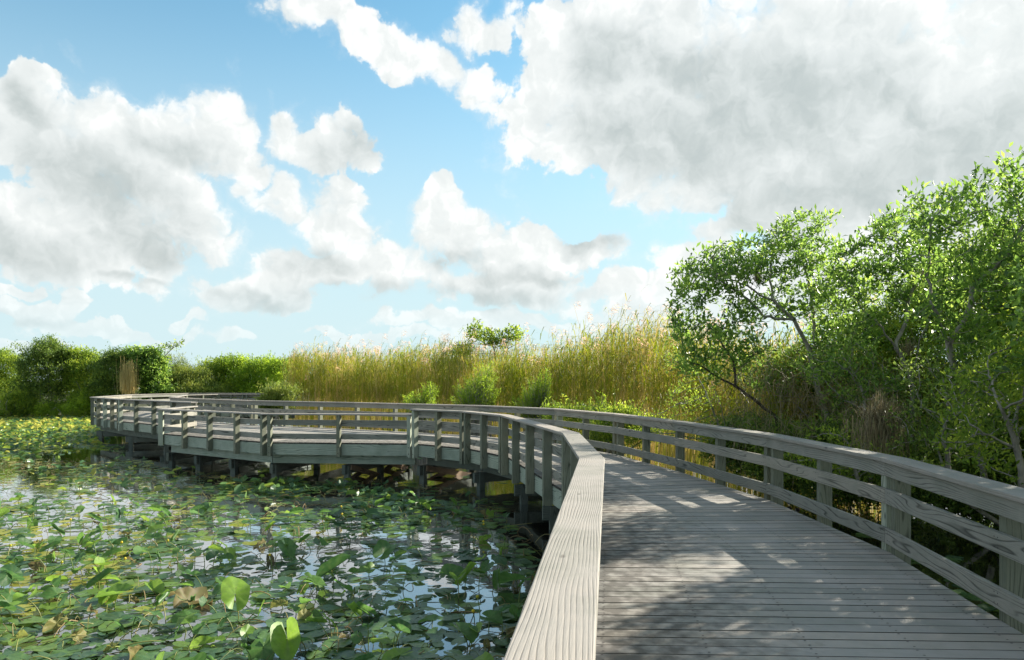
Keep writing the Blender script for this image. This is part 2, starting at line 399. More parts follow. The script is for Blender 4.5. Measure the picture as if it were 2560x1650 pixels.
def bent(a, b_, n=2, brace=True):
    a = Vector(a); b_ = Vector(b_); t = (b_ - a).normalized()
    A = a + t * .35; B = b_ - t * .35
    b = BM(); b.beam((A.x - t.x*.2, A.y - t.y*.2, -.71), (B.x + t.x*.2, B.y + t.y*.2, -.71), .09, .24); b.build('cross_beam', M['beam'], bw)
    for k in range(n):
        p = A.lerp(B, k / (n - 1))
        b = BM(); b.box(p, t, .15, .15, -1.6, -.592); b.build('pile', M['beam'], bw, .008)
    if brace:
        for k in range(n - 1):
            p = A.lerp(B, k / (n - 1)); q_ = A.lerp(B, (k + 1) / (n - 1)); nn = Vector((-t.y, t.x)) * .11
            b = BM(); b.beam((p.x + nn.x, p.y + nn.y, -1.12), (q_.x + nn.x, q_.y + nn.y, -.66), .04, .14); b.build('brace', M['brown'], bw)
            b = BM(); b.beam((q_.x - nn.x, q_.y - nn.y, -1.12), (p.x - nn.x, p.y - nn.y, -.66), .04, .14); b.build('brace', M['brown'], bw)
for a, b_, n, br in ((oL[1], oR[1], 2, 0), (oL[2], oR[2], 2, 0), (oL[2].lerp(oL[3], .5), oR[3], 2, 0), (oL[3], oR[4], 2, 0), (oL[4], oR[5], 2, 0), (oL[5], oR[6], 2, 1),
                (oO[0].lerp(oO[1], .5), oR[6].lerp(oR[7], .5), 3, 1), (oO[1], oR[7], 3, 0), (oO[1].lerp(oO[2], .36), oR[7].lerp(oR[8], .4), 3, 0), (oO[1].lerp(oO[2], .7), oR[7].lerp(oR[8], .75), 3, 0),
                (oO[2], oR[8], 3, 0), (oN[0].lerp(oN[1], .5), oR[8].lerp(oR[9], .5), 2, 0), (oN[1], oR[9], 2, 0), (oN[2], oR[10], 2, 0), (oT[1], oI[1], 2, 0), (oT[2], oI[2], 2, 0), (oT[3], oI[3], 2, 0)):
    bent(a, b_, n, br)

# ------------------------------------------------------------------ water and ground
m, nt, N, L = newmat('pond_water')
out = nd(nt, 'OutputMaterial'); df_ = nd(nt, 'BsdfPrincipled', inp={'Base Color': (.012, .012, .008, 1), 'Roughness': .25, 'Specular IOR Level': .1})
gl = nd(nt, 'BsdfGlossy', inp={'Roughness': .015, 'Color': (.95, .97, 1, 1)})
fr = nd(nt, 'Fresnel', inp={'IOR': 1.55}); ms = nd(nt, 'MixShader')
tc = nd(nt, 'TexCoord'); n1 = nd(nt, 'TexNoise', inp={'Scale': 3.5, 'Detail': 3, 'Roughness': .5}); L.new(tc.outputs['Object'], n1.inputs['Vector'])
bp = nd(nt, 'Bump', inp={'Strength': .12, 'Distance': .02}); L.new(n1.outputs[0], bp.inputs['Height']); L.new(bp.outputs[0], gl.inputs['Normal'])
L.new(math_(nt, 'MULTIPLY', fr.outputs[0], 1.75, clamp=True), ms.inputs[0]); L.new(df_.outputs[0], ms.inputs[1]); L.new(gl.outputs[0], ms.inputs[2]); L.new(ms.outputs[0], out.inputs[0])
q = QM(); S = 1500; q.add([(-S, -S, WATER), (S, -S, WATER), (S, S, WATER), (-S, S, WATER)], [(0, 1, 2, 3)])
tag(q.build('water', m), 'dark still pond water reflecting the clouds', kind='structure')

bank = [(-60, 50), (-34, 51.5), (-24, 50), (-15, 48), (-11.9, 43), (-8.5, 39.9), (-4.6, 36.4), (-1.3, 32.9), (1.8, 28.9), (4.3, 24.9), (6.5, 20.5), (8, 16.5), (10, 13), (12, 9), (13, 0), (14, -10)]
bv = []; nb = len(bank)
for k, (g, z) in enumerate(((0, -1.15), (1.2, -.93), (6, -.85), (40, -.8), (1400, -.8))):
    for i, (x, y) in enumerate(bank):
        t = i / (nb - 1); ox, oy = (-.3 + 1.3 * t, 1 - .9 * t)
        bv.append((x + ox * g, y + oy * g, z))
q = QM(); q.add(bv, [(k*nb+i, k*nb+i+1, (k+1)*nb+i+1, (k+1)*nb+i) for k in range(4) for i in range(nb-1)])
tag(q.build('ground', M['ground'], smooth=True), 'low dark marshy bank under the reeds and trees', kind='structure')

# ------------------------------------------------------------------ leaves
def rand_dirs(n, up=.0):
    d = RS.normal(size=(n, 3)); d[:, 2] += up
    return d / (np.linalg.norm(d, axis=1)[:, None] + 1e-9)
def add_leaves(q, P, length, width, D_=None, droop=.0, up=.4, r=None, fold=.12):
    """P: (n,3) leaf bases; a folded two-quad leaf each"""
    n = len(P)
    if n == 0: return
    Dn = rand_dirs(n, up) if D_ is None else D_
    nrm = rand_dirs(n, 1.2)
    side = np.cross(Dn, nrm); side /= np.linalg.norm(side, axis=1)[:, None] + 1e-9
    nn = np.cross(side, Dn)
    l = length * RS.uniform(.65, 1.25, n)[:, None]; w = width * RS.uniform(.7, 1.2, n)[:, None]
    B = P; T = P + Dn * l - nn * l * .18; Mi = P + Dn * l * .5
    Lf = Mi + side * w / 2 + nn * w * fold * 2; Rt = Mi - side * w / 2 + nn * w * fold * 2
    v = np.stack([B, Rt, T, Lf, Mi], 1).reshape(-1, 3)
    k = np.arange(n)[:, None] * 5
    qd = np.concatenate([k + np.array([[0, 1, 2, 4]]), k + np.array([[0, 4, 2, 3]])])
    rr = RS.uniform(0, 1, n) if r is None else r
    q.add(v, qd, np.repeat(rr, 5))

def in_blobs(blobs, n, surf=.0):
    vol = np.array([b[3] * b[4] * b[5] for b in blobs]); ch = RS.choice(len(blobs), n, p=vol / vol.sum())
    d = rand_dirs(n); rad = RS.uniform(surf, 1, n) ** (1 / 3 if surf == 0 else .6)
    B = np.array(blobs)
    return B[ch, :3] + d * rad[:, None] * B[ch, 3:6]

def colonize(starts, blobs, n_att, step, kill, infl, iters=90, bias=(0, 0, .02)):
    """space colonization; starts: list of polylines (first one from the ground)"""
    nodes = []; par = []
    for pl, attach in starts:
        last = attach
        if attach is None: last = -1
        elif attach == 'near':
            dd = [sum((a - b) ** 2 for a, b in zip(nd_, pl[0])) for nd_ in nodes]; last = int(np.argmin(dd))
        for i, p in enumerate(pl):
            if i > 0:
                a = np.array(pl[i-1], float); b = np.array(p, float); k = max(1, int(np.linalg.norm(b - a) / step))
                for j in range(1, k + 1):
                    w = (a + (b - a) * j / k) + RS.normal(size=3) * step * .10
                    nodes.append(w); par.append(last); last = len(nodes) - 1
            else:
                nodes.append(np.array(p, float)); par.append(last); last = len(nodes) - 1
    base = len(nodes)
    att = in_blobs(blobs, n_att)
    for it in range(iters):
        Nn = np.array(nodes)
        d2 = ((att[:, None] - Nn[None]) ** 2).sum(-1); near = d2.argmin(1); dm = np.sqrt(d2.min(1))
        keep = dm > kill
        att, near, dm = att[keep], near[keep], dm[keep]
        if len(att) == 0: break
        act = dm < infl
        if not act.any():
            act = dm <= np.sort(dm)[min(5, len(dm)-1)]
        new = []
        for i in np.unique(near[act]):
            s_ = att[act & (near == i)] - Nn[i]; s_ /= np.linalg.norm(s_, axis=1)[:, None] + 1e-9
            v = s_.mean(0) + np.array(bias) + RS.normal(size=3) * .12; v /= np.linalg.norm(v) + 1e-9
            new.append((Nn[i] + v * step, i))
        for p, i in new: nodes.append(p); par.append(int(i))
        if len(nodes) > 3000: break
    return np.array(nodes), np.array(par), base

def tree(label, starts, blobs, n_att=700, step=.16, kill=.28, infl=1.2, leaf=(.14, .056), nleaf=16, mat='leaf_apple', bark='bark', r_tip=.0058, r_max=.12, name='tree', cat='tree', group=None, spread=.085, fill=0):
    nodes, par, base = colonize(starts, blobs, n_att, step, kill, infl)
    n = len(nodes); cnt = np.zeros(n); kids = [[] for _ in range(n)]
    for i in range(n):
        if par[i] >= 0: kids[par[i]].append(i)
    for i in range(n - 1, -1, -1):
        if not kids[i]: cnt[i] = 1
        if par[i] >= 0: cnt[par[i]] += cnt[i]
    rad = np.minimum(r_tip * cnt ** .46, r_max)
    root = empty(name, tuple(starts[0][0][0])); tag(root, label, cat, group)
    q = QM(); done = np.zeros(n, bool)
    for i in range(n):                              # chains of biggest children
        if done[i]: continue
        ch = [i] if par[i] < 0 else [par[i], i]
        j = i; done[i] = True
        while kids[j]:
            k = max((c for c in kids[j]), key=lambda c: cnt[c])
            if done[k]: break
            done[k] = True; ch.append(k); j = k
        if len(ch) > 1:
            rr = rad[ch].copy()
            if par[i] >= 0: rr[0] = rr[1]
            q.tube(nodes[ch], rr, 7 if rr.max() > .03 else 4, RS.uniform(0, 1))
    q.build('trunk', M[bark], root, smooth=True)
    nleaf = int(nleaf * 1.15)
    thin = np.where(cnt <= 5)[0]; thin = thin[thin >= min(base, n - 1)]; thin = thin[RS.uniform(0, 1, len(thin)) < .93]
    q = QM()
    m_ = len(thin) * nleaf
    src = np.repeat(thin, nleaf)
    P = nodes[src] + RS.normal(size=(m_, 3)) * spread * np.array([1, 1, .8])
    # leaf colour by twig and by chance
    tw = RS.uniform(0, 1, n)
    r = np.clip(.45 * tw[src] + .55 * RS.uniform(0, 1, m_), 0, 1)
    dirs = (P - nodes[src]) * 3 + RS.normal(size=(m_, 3)) * .5 + np.array([0, 0, .5]); dirs /= np.linalg.norm(dirs, axis=1)[:, None]
    add_leaves(q, P, leaf[0], leaf[1], D_=dirs, r=r)
    if fill:
        P = in_blobs(blobs, fill); add_leaves(q, P, leaf[0], leaf[1])
    q.build('crown', M[mat], root)
    return root

# right-hand pond apple trees (places from the photograph, at their own distances)
def blob(px, py, d, rx, ry, rz):
    p = D(px, py, d); return (p.x, p.y, p.z, rx, ry, rz)
def P3(px, py, d): p = D(px, py, d); return (p.x, p.y, p.z)
def bank_z(p): return (p[0], p[1], -1.05)
tree('slender leaning tree with a dark twisted trunk over the railing, leftmost of the pond apples',
     [([P3(1975, 1185, 16.2), P3(1938, 1042, 16.0), P3(1870, 985, 15.8), P3(1818, 954, 15.7), P3(1785, 938, 15.6)], None),
      ([P3(1838, 960, 15.7), P3(1836, 900, 15.8), P3(1800, 850, 15.9), P3(1760, 800, 16.0)], 'near'),
      ([P3(1785, 938, 15.6), P3(1750, 912, 15.4), P3(1715, 905, 15.2)], 'near')],
     [blob(1760, 870, 15.7, .7, .9, .7), blob(1700, 850, 15.4, .35, .6, .35), blob(1830, 840, 15.9, .6, .8, .5), blob(1880, 880, 16, .6, .7, .5), blob(1700, 930, 15.3, .3, .5, .25)],
     n_att=620, bark='darkbark', r_max=.10, nleaf=13)
tree('arching tree with bare curved grey boughs whose crown reaches furthest left against the sky',
     [([P3(2110, 1190, 17.2), P3(2050, 985, 17), P3(2020, 870, 16.8), P3(1985, 800, 16.6), P3(1930, 752, 16.4), P3(1870, 715, 16.2), P3(1820, 700, 16.0)], None),
      ([P3(2038, 870, 16.9), P3(2030, 760, 17), P3(2020, 700, 17), P3(2000, 620, 17)], 'near'),
      ([P3(1985, 800, 16.6), P3(1910, 790, 16.2), P3(1860, 740, 16), P3(1800, 700, 15.8), P3(1770, 680, 15.8)], 'near'),
      ([P3(1930, 752, 16.4), P3(1925, 660, 16.6), P3(1940, 600, 16.6)], 'near')],
     [blob(1760, 700, 15.9, .75, .9, .62), blob(1850, 655, 16.1, .8, .9, .6), blob(1950, 640, 16.6, .7, .9, .75), blob(2000, 570, 16.8, .55, .7, .5), blob(1965, 560, 16.8, .25, .4, .35), blob(2060, 640, 17, .6, .8, .6), blob(1710, 740, 15.6, .35, .5, .3), blob(2070, 545, 17, .25, .3, .25), blob(1990, 760, 16.8, .7, .8, .45), blob(2085, 730, 16.9, .8, .8, .7), blob(2080, 830, 16.8, .6, .7, .5), blob(1860, 770, 16.2, .6, .7, .4), blob(1700, 800, 15.8, .4, .5, .4)],
     n_att=1900, nleaf=14, r_max=.10)
tree('middle pond apple with a forked pale trunk and bright lime upper leaves',
     [([P3(2290, 1190, 14.8), P3(2278, 950, 14.6), P3(2240, 870, 14.5), P3(2180, 790, 14.4)], None),
      ([P3(2278, 950, 14.6), P3(2300, 850, 14.5), P3(2330, 780, 14.4), P3(2380, 755, 14.3)], 'near'),
      ([P3(2240, 870, 14.5), P3(2290, 700, 14.7), P3(2240, 600, 14.8)], 'near')],
     [blob(2180, 660, 14.8, .8, .9, .7), blob(2250, 590, 14.8, .65, .8, .6), blob(2110, 720, 14.9, .6, .8, .6), blob(2300, 700, 14.6, .8, .8, .7), blob(2190, 560, 14.8, .3, .4, .3), blob(2150, 820, 14.6, .6, .6, .5), blob(2220, 540, 14.8, .25, .3, .25)],
     n_att=1200, nleaf=15)
tree('tallest tree at the right edge of the picture, its crown reaching highest into the cloud',
     [([P3(2480, 1260, 12.4), P3(2400, 960, 12.2), P3(2370, 860, 12), P3(2420, 780, 12), P3(2440, 680, 12)], None),
      ([P3(2370, 860, 12), P3(2330, 760, 11.9), P3(2320, 660, 12), P3(2330, 560, 12)], 'near'),
      ([P3(2430, 720, 12), P3(2520, 640, 12), P3(2560, 560, 12)], 'near')],
     [blob(2420, 560, 12, .85, .9, .65), blob(2330, 520, 12.1, .5, .6, .45), blob(2540, 500, 12, .8, .9, .75), blob(2500, 430, 12, .35, .4, .35), blob(2490, 390, 12, .12, .15, .2), blob(2310, 470, 12.1, .16, .2, .2), blob(2470, 700, 12, 1.1, 1.0, .8), blob(2620, 640, 12, 1.0, 1.0, 1.0), blob(2330, 640, 12, .5, .6, .5), blob(2360, 800, 11.8, .6, .6, .5), blob(2480, 830, 11.8, .9, .7, .6)],
     n_att=2000, nleaf=14)
tree('broad leafy tree filling the right edge behind the tall one, lower and darker',
     [([P3(2640, 1180, 15), P3(2600, 950, 15), P3(2560, 800, 15)], None), ([P3(2600, 950, 15), P3(2480, 860, 15.2)], 'near')],
     [blob(2560, 800, 15, 1.5, 1, 1.2), blob(2700, 700, 15, 1.6, 1, 1.4), blob(2420, 900, 15.2, 1.0, .8, .7), blob(2560, 960, 14.6, 1.2, .8, .7)],
     n_att=1100, step=.2, kill=.33, nleaf=16, leaf=(.11, .05))
# shrubs under the trees, right behind the railing
tree('leafy dark green shrub leaning to the near railing at the far right edge',
     [([P3(2560, 1260, 8.9), P3(2540, 1120, 8.8), P3(2500, 1000, 8.6)], None), ([P3(2540, 1120, 8.8), P3(2420, 1060, 8.6)], 'near')],
     [blob(2520, 980, 8.9, .75, .6, .5), blob(2420, 1080, 8.9, .4, .4, .35), blob(2610, 1060, 8.8, .6, .5, .6), blob(2400, 960, 9.4, .4, .4, .3), blob(2640, 900, 9.2, .7, .6, .5), blob(2470, 1150, 9.3, .45, .4, .18)],
     n_att=800, step=.12, kill=.2, leaf=(.085, .036), nleaf=13, name='shrub', cat='shrub', mat='leaf_mid', spread=.1)
tree('low green shrub below the air plant, seen through the railing',
     [([P3(2150, 1240, 12.6), P3(2130, 1130, 12.4)], None)],
     [blob(2080, 1130, 12.6, .55, .5, .5), blob(2170, 1120, 12.4, .5, .5, .45), blob(2010, 1160, 12.9, .4, .4, .35), blob(2250, 1170, 12, .5, .5, .3)],
     n_att=600, step=.13, kill=.2, leaf=(.08, .034), nleaf=13, name='shrub', cat='shrub', mat='leaf_mid')
tree('bushy mid-green shrub between the two nearest trunks above the railing',
     [([P3(2180, 1220, 13.9), P3(2160, 1000, 13.8)], None)],
     [blob(2050, 920, 14.0, .5, .5, .4), blob(2140, 900, 13.9, .5, .5, .45), blob(2200, 960, 13.8, .55, .5, .4), blob(2120, 990, 13.9, .5, .4, .3)],
     n_att=650, step=.13, kill=.2, leaf=(.085, .036), nleaf=14, name='shrub', cat='shrub', mat='leaf_apple')
tree('grey-stemmed green shrub standing before the reeds behind the railing',
     [([P3(1812, 1160, 16.8), P3(1790, 1050, 16.6), P3(1755, 960, 16.5), P3(1735, 915, 16.4)], None), ([P3(1830, 1150, 16.8), P3(1800, 1010, 16.5), P3(1780, 955, 16.4)], 'near')],
     [blob(1700, 1000, 16.7, .35, .4, .45), blob(1740, 1080, 16.6, .7, .5, .45), blob(1640, 1070, 17.6, .7, .6, .35), blob(1770, 1010, 16.5, .35, .4, .35), blob(1680, 900, 16.8, .3, .3, .3)],
     n_att=650, step=.13, kill=.2, leaf=(.075, .028), nleaf=13, name='shrub', cat='shrub', mat='leaf_mid')
tree('dense dark green shrub in the shade between trunks and right railing',
     [([P3(2380, 1240, 11.2), P3(2360, 1080, 11.2)], None)],
     [blob(2330, 1040, 11.4, .6, .5, .5), blob(2420, 980, 11.6, .6, .5, .5), blob(2300, 1130, 11.2, .45, .4, .3), blob(2450, 1090, 11.0, .5, .5, .4), blob(2300, 930, 11.9, .4, .4, .35)],
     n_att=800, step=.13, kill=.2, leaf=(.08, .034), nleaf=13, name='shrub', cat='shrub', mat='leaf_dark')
# neighbours of the same row, standing outside the picture on the right: they shade the near planks
tree('pond apple beyond the right edge of the view, shading the near planks', [([(7.3, 8.4, -1.05), (7.0, 8.2, 1.2), (6.9, 8.3, 2.4)], None)],
     [(6.6, 8.0, 2.4, 1.0, 1.3, 1.2), (7.6, 8.6, 3.2, 1.1, 1.3, .8), (6.4, 6.2, 2.5, .9, 1.1, 1.0), (7.0, 7.2, 3.3, .9, 1.1, .6)], fill=2500, n_att=1700, step=.18, kill=.3, nleaf=15)
tree('low pond apple beyond the right edge of the view beside the nearest railing', [([(6.2, 4.3, -1.05), (6.0, 4.4, .9), (5.9, 4.5, 1.6)], None)],
     [(5.7, 4.6, 1.9, 1.0, 1.2, 1.0), (6.2, 3.4, 2.2, 1.0, 1.0, 1.0), (5.6, 5.9, 1.5, .7, .8, .7)], fill=1200, n_att=1200, step=.18, kill=.3, nleaf=15)

# tree behind the reeds
tree('small round-topped tree standing up behind the reed bed',
     [([P3(1235, 1010, 36), P3(1238, 900, 36), P3(1230, 850, 36)], None), ([P3(1238, 895, 36), P3(1290, 860, 36)], 'near')],
     [blob(1192, 832, 36, .55, .6, .42), blob(1235, 846, 36, .9, .6, .42), blob(1285, 838, 36, .55, .6, .45), blob(1155, 878, 36, .7, .5, .3), blob(1184, 812, 36, .2, .3, .22)],
     n_att=900, step=.2, kill=.26, leaf=(.17, .08), nleaf=14, mat='leaf_mid', bark='darkbark')

# ------------------------------------------------------------------ bushes (leaf clumps over a few stems)
def bush(label, blobs, n_clump, per, mat, leaf=(.12, .05), cr=.22, up=.5, base=None, name='bush', cat='bush', group=None, stems=7, twig=0):
    B = np.array(blobs); zc = (base if base is not None else -.9)
    root = empty(name, (B[:, 0].mean(), B[:, 1].mean(), zc)); tag(root, label, cat, group)
    C_ = np.concatenate([in_blobs([(*b[:3], b[3] * 1.06, b[4] * 1.06, b[5] * 1.1) for b in blobs], int(n_clump * .85), surf=.5), in_blobs(blobs, int(n_clump * .75))])
    C_ = C_[C_[:, 2] > zc]
    tops = C_[np.argsort(-C_[:, 2])[:max(8, len(C_) // 4)]]; ex = []
    for i in range(max(3, len(C_) // 45)):
        t = tops[RS.randint(len(tops))]; k = RS.randint(4, 10); hh = RS.uniform(.1, .34) * B[:, 5].mean()
        ex.append(t + np.array([0, 0, hh]) + RS.normal(size=(k, 3)) * np.array([cr * 1.3, cr, hh * .6]))
    C_ = np.concatenate([C_] + ex)
    q = QM(); cp = np.array([B[:, 0].mean(), B[:, 1].mean(), zc])
    for i in range(stems):
        t = C_[RS.randint(len(C_))]; b0 = cp + np.array([RS.uniform(-.5, .5) * B[:, 3].mean(), RS.uniform(-.3, .3), 0]); b0[0] = .6 * b0[0] + .4 * t[0]
        mid = (b0 + t) / 2 + RS.normal(size=3) * .25
        q.tube([b0, mid, t], [.05, .035, .012], 5, .5)
    q.build('trunk', M['bark'], root, smooth=True)
    q = QM(); src = np.repeat(np.arange(len(C_)), per); n = len(src)
    tone = RS.uniform(0, 1, len(C_)) ** 1.3; size = RS.uniform(.3, 1.15, len(C_))
    P = C_[src] + RS.normal(size=(n, 3)) * (cr * size[src])[:, None] * np.array([1, 1, .75])
    r = np.clip(.75 * tone[src] + .3 * RS.uniform(0, 1, n), 0, 1)
    add_leaves(q, P, leaf[0], leaf[1], up=up, r=r)
    if twig:
        for i in range(twig):                       # sprigs standing out of the outline
            t = tops[RS.randint(len(tops))] if i % 2 else C_[RS.randint(len(C_))]; e = t + np.array([RS.normal() * .3, RS.normal() * .2, RS.uniform(.35, .95)])
            q.tube([t, (t + e) / 2 + RS.normal(size=3) * .05, e], [.02, .014, .006], 3, .3)
            k = 14; P = t + (e - t) * RS.uniform(0, 1, k)[:, None] + RS.normal(size=(k, 3)) * .04
            add_leaves(q, P, leaf[0], leaf[1], up=1.2, r=np.full(k, RS.uniform(.5, 1)))
    q.build('crown', M[mat], root)
    return root
bz = -.95
LF = (.17, .065)
for lab, bl, nc, mt in (
    ('big dense mid-green thicket filling the background behind the tallest right tree', [blob(2420, 860, 17, 1.9, 1, 1.3), blob(2620, 760, 17, 2.1, 1, 2.0), blob(2300, 900, 17, 1.5, .8, 1.2), blob(2480, 740, 17, 1.3, 1, 1.1), blob(2500, 1010, 16.5, 2.2, .8, .8), blob(2520, 1130, 15.6, 2.3, .8, .9), blob(2280, 1120, 16, 1.5, .8, .8), blob(2760, 1050, 15, 2.0, .9, 1.6)], 950, 'leaf_mid'),
    ('green thicket with small gaps in the background right of the arching tree', [blob(2130, 870, 18.2, 1.2, .8, .9), blob(2260, 820, 18, 1.1, .8, 1.0), blob(1990, 930, 18.4, .9, .7, .6)], 230, 'leaf_apple'),
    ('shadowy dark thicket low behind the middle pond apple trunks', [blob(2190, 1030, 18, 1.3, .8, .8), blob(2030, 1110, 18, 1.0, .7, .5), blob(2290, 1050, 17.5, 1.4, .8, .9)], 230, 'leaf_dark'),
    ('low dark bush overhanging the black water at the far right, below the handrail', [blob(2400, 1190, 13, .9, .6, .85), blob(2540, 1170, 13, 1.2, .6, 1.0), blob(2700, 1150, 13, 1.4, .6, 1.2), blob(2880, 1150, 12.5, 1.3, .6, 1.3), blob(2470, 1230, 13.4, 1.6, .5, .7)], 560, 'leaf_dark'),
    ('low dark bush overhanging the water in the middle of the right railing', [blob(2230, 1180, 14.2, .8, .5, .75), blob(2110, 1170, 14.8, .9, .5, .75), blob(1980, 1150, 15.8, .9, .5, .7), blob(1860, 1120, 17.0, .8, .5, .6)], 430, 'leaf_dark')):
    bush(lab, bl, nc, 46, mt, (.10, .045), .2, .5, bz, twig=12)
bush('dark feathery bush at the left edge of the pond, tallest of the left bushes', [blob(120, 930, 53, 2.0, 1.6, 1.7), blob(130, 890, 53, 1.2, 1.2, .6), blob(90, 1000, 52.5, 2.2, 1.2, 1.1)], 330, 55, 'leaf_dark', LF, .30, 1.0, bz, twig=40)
bush('bright green bush rounding off the far left edge of the view', [blob(0, 940, 54, 1.6, 1.4, 1.5), blob(-50, 960, 54, 2, 1.4, 1.6), blob(30, 905, 54, .8, 1, .6)], 260, 50, 'leaf_mid', LF, .3, .7, bz, twig=25)
bush('mid-green bush with a pointed light top, right of the dark feathery one', [blob(215, 940, 53.5, 1.4, 1.4, 1.6), blob(205, 895, 53.5, .7, .9, .5), blob(240, 1000, 53, 1.8, 1.2, .9)], 280, 50, 'leaf_mid', LF, .28, .8, bz, twig=30)
bush('low pale bush at the water edge in the left corner', [blob(50, 1010, 51.6, 1.1, .9, .85), blob(20, 1035, 51.4, .9, .8, .45)], 130, 45, 'leaf_mid', (.14, .05), .22, .9, bz, twig=25)
bush('low yellow-green bush at the water edge beside the boardwalk corner', [blob(200, 1020, 51.5, 1.3, .9, .65), blob(125, 1030, 51.5, 1.1, .8, .55), blob(222, 995, 51.6, .6, .6, .6)], 170, 45, 'leaf_lime', (.14, .045), .22, .9, bz, twig=25)
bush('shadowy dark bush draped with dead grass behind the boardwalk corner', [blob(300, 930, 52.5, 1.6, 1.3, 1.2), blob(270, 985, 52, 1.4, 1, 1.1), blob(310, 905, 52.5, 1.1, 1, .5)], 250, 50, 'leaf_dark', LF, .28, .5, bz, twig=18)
bush('glossy bright green broad-leaved bush right of the dead grass tuft', [blob(375, 925, 52, 1.2, 1.1, 1.2), blob(360, 890, 52, .9, .9, .45), blob(400, 980, 52, 1.2, 1, .8)], 240, 45, 'leaf_apple', (.20, .10), .24, .3, bz, twig=15)
bush('olive grassy thicket in the middle of the far bank', [blob(460, 962, 54, 1.6, 1.4, 1.0), blob(500, 985, 53, 2.0, 1.4, .8), blob(440, 918, 54.5, .6, .8, .5)], 260, 50, 'leaf_olive', (.26, .035), .3, 1.3, bz, twig=30)
bush('rounded green bush with a soft top left of the yellowish thicket', [blob(540, 940, 56, 1.2, 1.4, 1.2), blob(580, 980, 55, 1.8, 1.2, .9)], 260, 45, 'leaf_mid', LF, .3, .6, bz, twig=25)
bush('wide yellow-green thicket standing just left of the reed bed', [blob(640, 946, 55, 1.8, 1.5, 1.1), blob(665, 915, 55, .8, 1, .5), blob(705, 946, 54, 1.3, 1.3, 1.1), blob(660, 985, 54, 2.4, 1.2, .8), blob(590, 925, 56, 1.2, 1, 1.0)], 400, 50, 'leaf_lime', LF, .32, .8, bz, twig=40)
bush('dark narrow bush in the gap between yellow-green thicket and reeds', [blob(705, 985, 49, 1.0, .8, .8), blob(725, 925, 57, 1.2, 1, 1.0)], 150, 45, 'leaf_dark', LF, .25, .5, bz)
bush('fine green bush pushing through the far end of the boardwalk rail', [blob(700, 1005, 36.5, .75, .6, .6), blob(672, 1010, 36.5, .45, .5, .45)], 110, 40, 'leaf_olive', (.18, .03), .18, .8, bz, twig=20)
# yellow-green willow shrubs in front of the reeds
def willow(label, blobs, n, mat='leaf_lime', leaf=(.13, .022)):
    root = empty('shrub', (blobs[0][0], blobs[0][1], -1.0)); tag(root, label, 'shrub')
    q = QM(); ql = QM(); E = in_blobs(blobs, n, surf=.3); c0 = np.array([blobs[0][0], blobs[0][1], -1.0])
    for e in E:
        b0 = c0 + RS.normal(size=3) * np.array([.25, .15, 0]); m_ = (b0 + e) / 2 + np.array([0, 0, .25]) + (e - b0) * np.array([-.12, -.12, .1]); t = np.linspace(0, 1, 8)[:, None]
        P = (1-t)**2 * b0 + 2*t*(1-t) * m_ + t**2 * e; q.tube(P, np.linspace(.012, .003, 8), 3, RS.uniform(.2, .8))
        k = RS.randint(16, 40); u = RS.uniform(.45, 1.05, k)[:, None]; Q = (1-u)**2 * b0 + 2*u*(1-u) * m_ + u**2 * e + RS.normal(size=(k, 3)) * .025
        d = (e - m_) * .8 + RS.normal(size=(k, 3)) * .45 * np.linalg.norm(e - m_); d /= np.linalg.norm(d, axis=1)[:, None]
        add_leaves(ql, Q, leaf[0], leaf[1], D_=d, r=np.clip(RS.uniform(0, 1) * .6 + RS.uniform(0, .4, k), 0, 1))
    q.build('trunk', M['bark'], root); ql.build('crown', M[mat], root)
willow('lime green willow shrub in front of the reeds, below the small tree', [blob(1195, 980, 27.0, .9, .5, .6), blob(1215, 935, 27.2, .5, .3, .45), blob(1160, 1000, 27, .6, .4, .3)], 330)
willow('lime green willow shrub beside the grey patch of reeds', [blob(1345, 985, 24.6, .6, .4, .5), blob(1360, 950, 24.4, .3, .3, .35), blob(1310, 1010, 24.4, .5, .4, .3)], 240)
willow('small pale green shrub left of the two lime willows', [blob(1050, 1000, 28.6, .7, .4, .35), blob(1075, 975, 28.6, .35, .3, .35)], 180)
willow('little yellow-green shrub peeping just above the right railing', [blob(1505, 1015, 19.9, .35, .3, .3), blob(1480, 1060, 19.9, .4, .3, .4)], 90, leaf=(.10, .02))
bush('green undergrowth bush seen between the posts of the right railing', [blob(1560, 1070, 18.9, .9, .4, .42), blob(1430, 1050, 21.0, .8, .4, .35)], 170, 34, 'leaf_mid', (.10, .03), .16, .8, bz, twig=10, cat='shrub')

bush('dense thicket beyond the right edge of the view, shading the walk', [(9.2, 10.8, 1.6, 1.2, 1.6, 2.4), (8.2, 8.6, 1.0, 1.0, 1.4, 1.9), (9.6, 12.6, 1.6, .9, 1.2, 2.8), (7.6, 6.6, .9, .9, 1.3, 1.6), (10.5, 14.2, .6, 1.2, 1.2, 1.8)], 560, 40, 'leaf_mid', (.13, .06), .24, .4, bz)
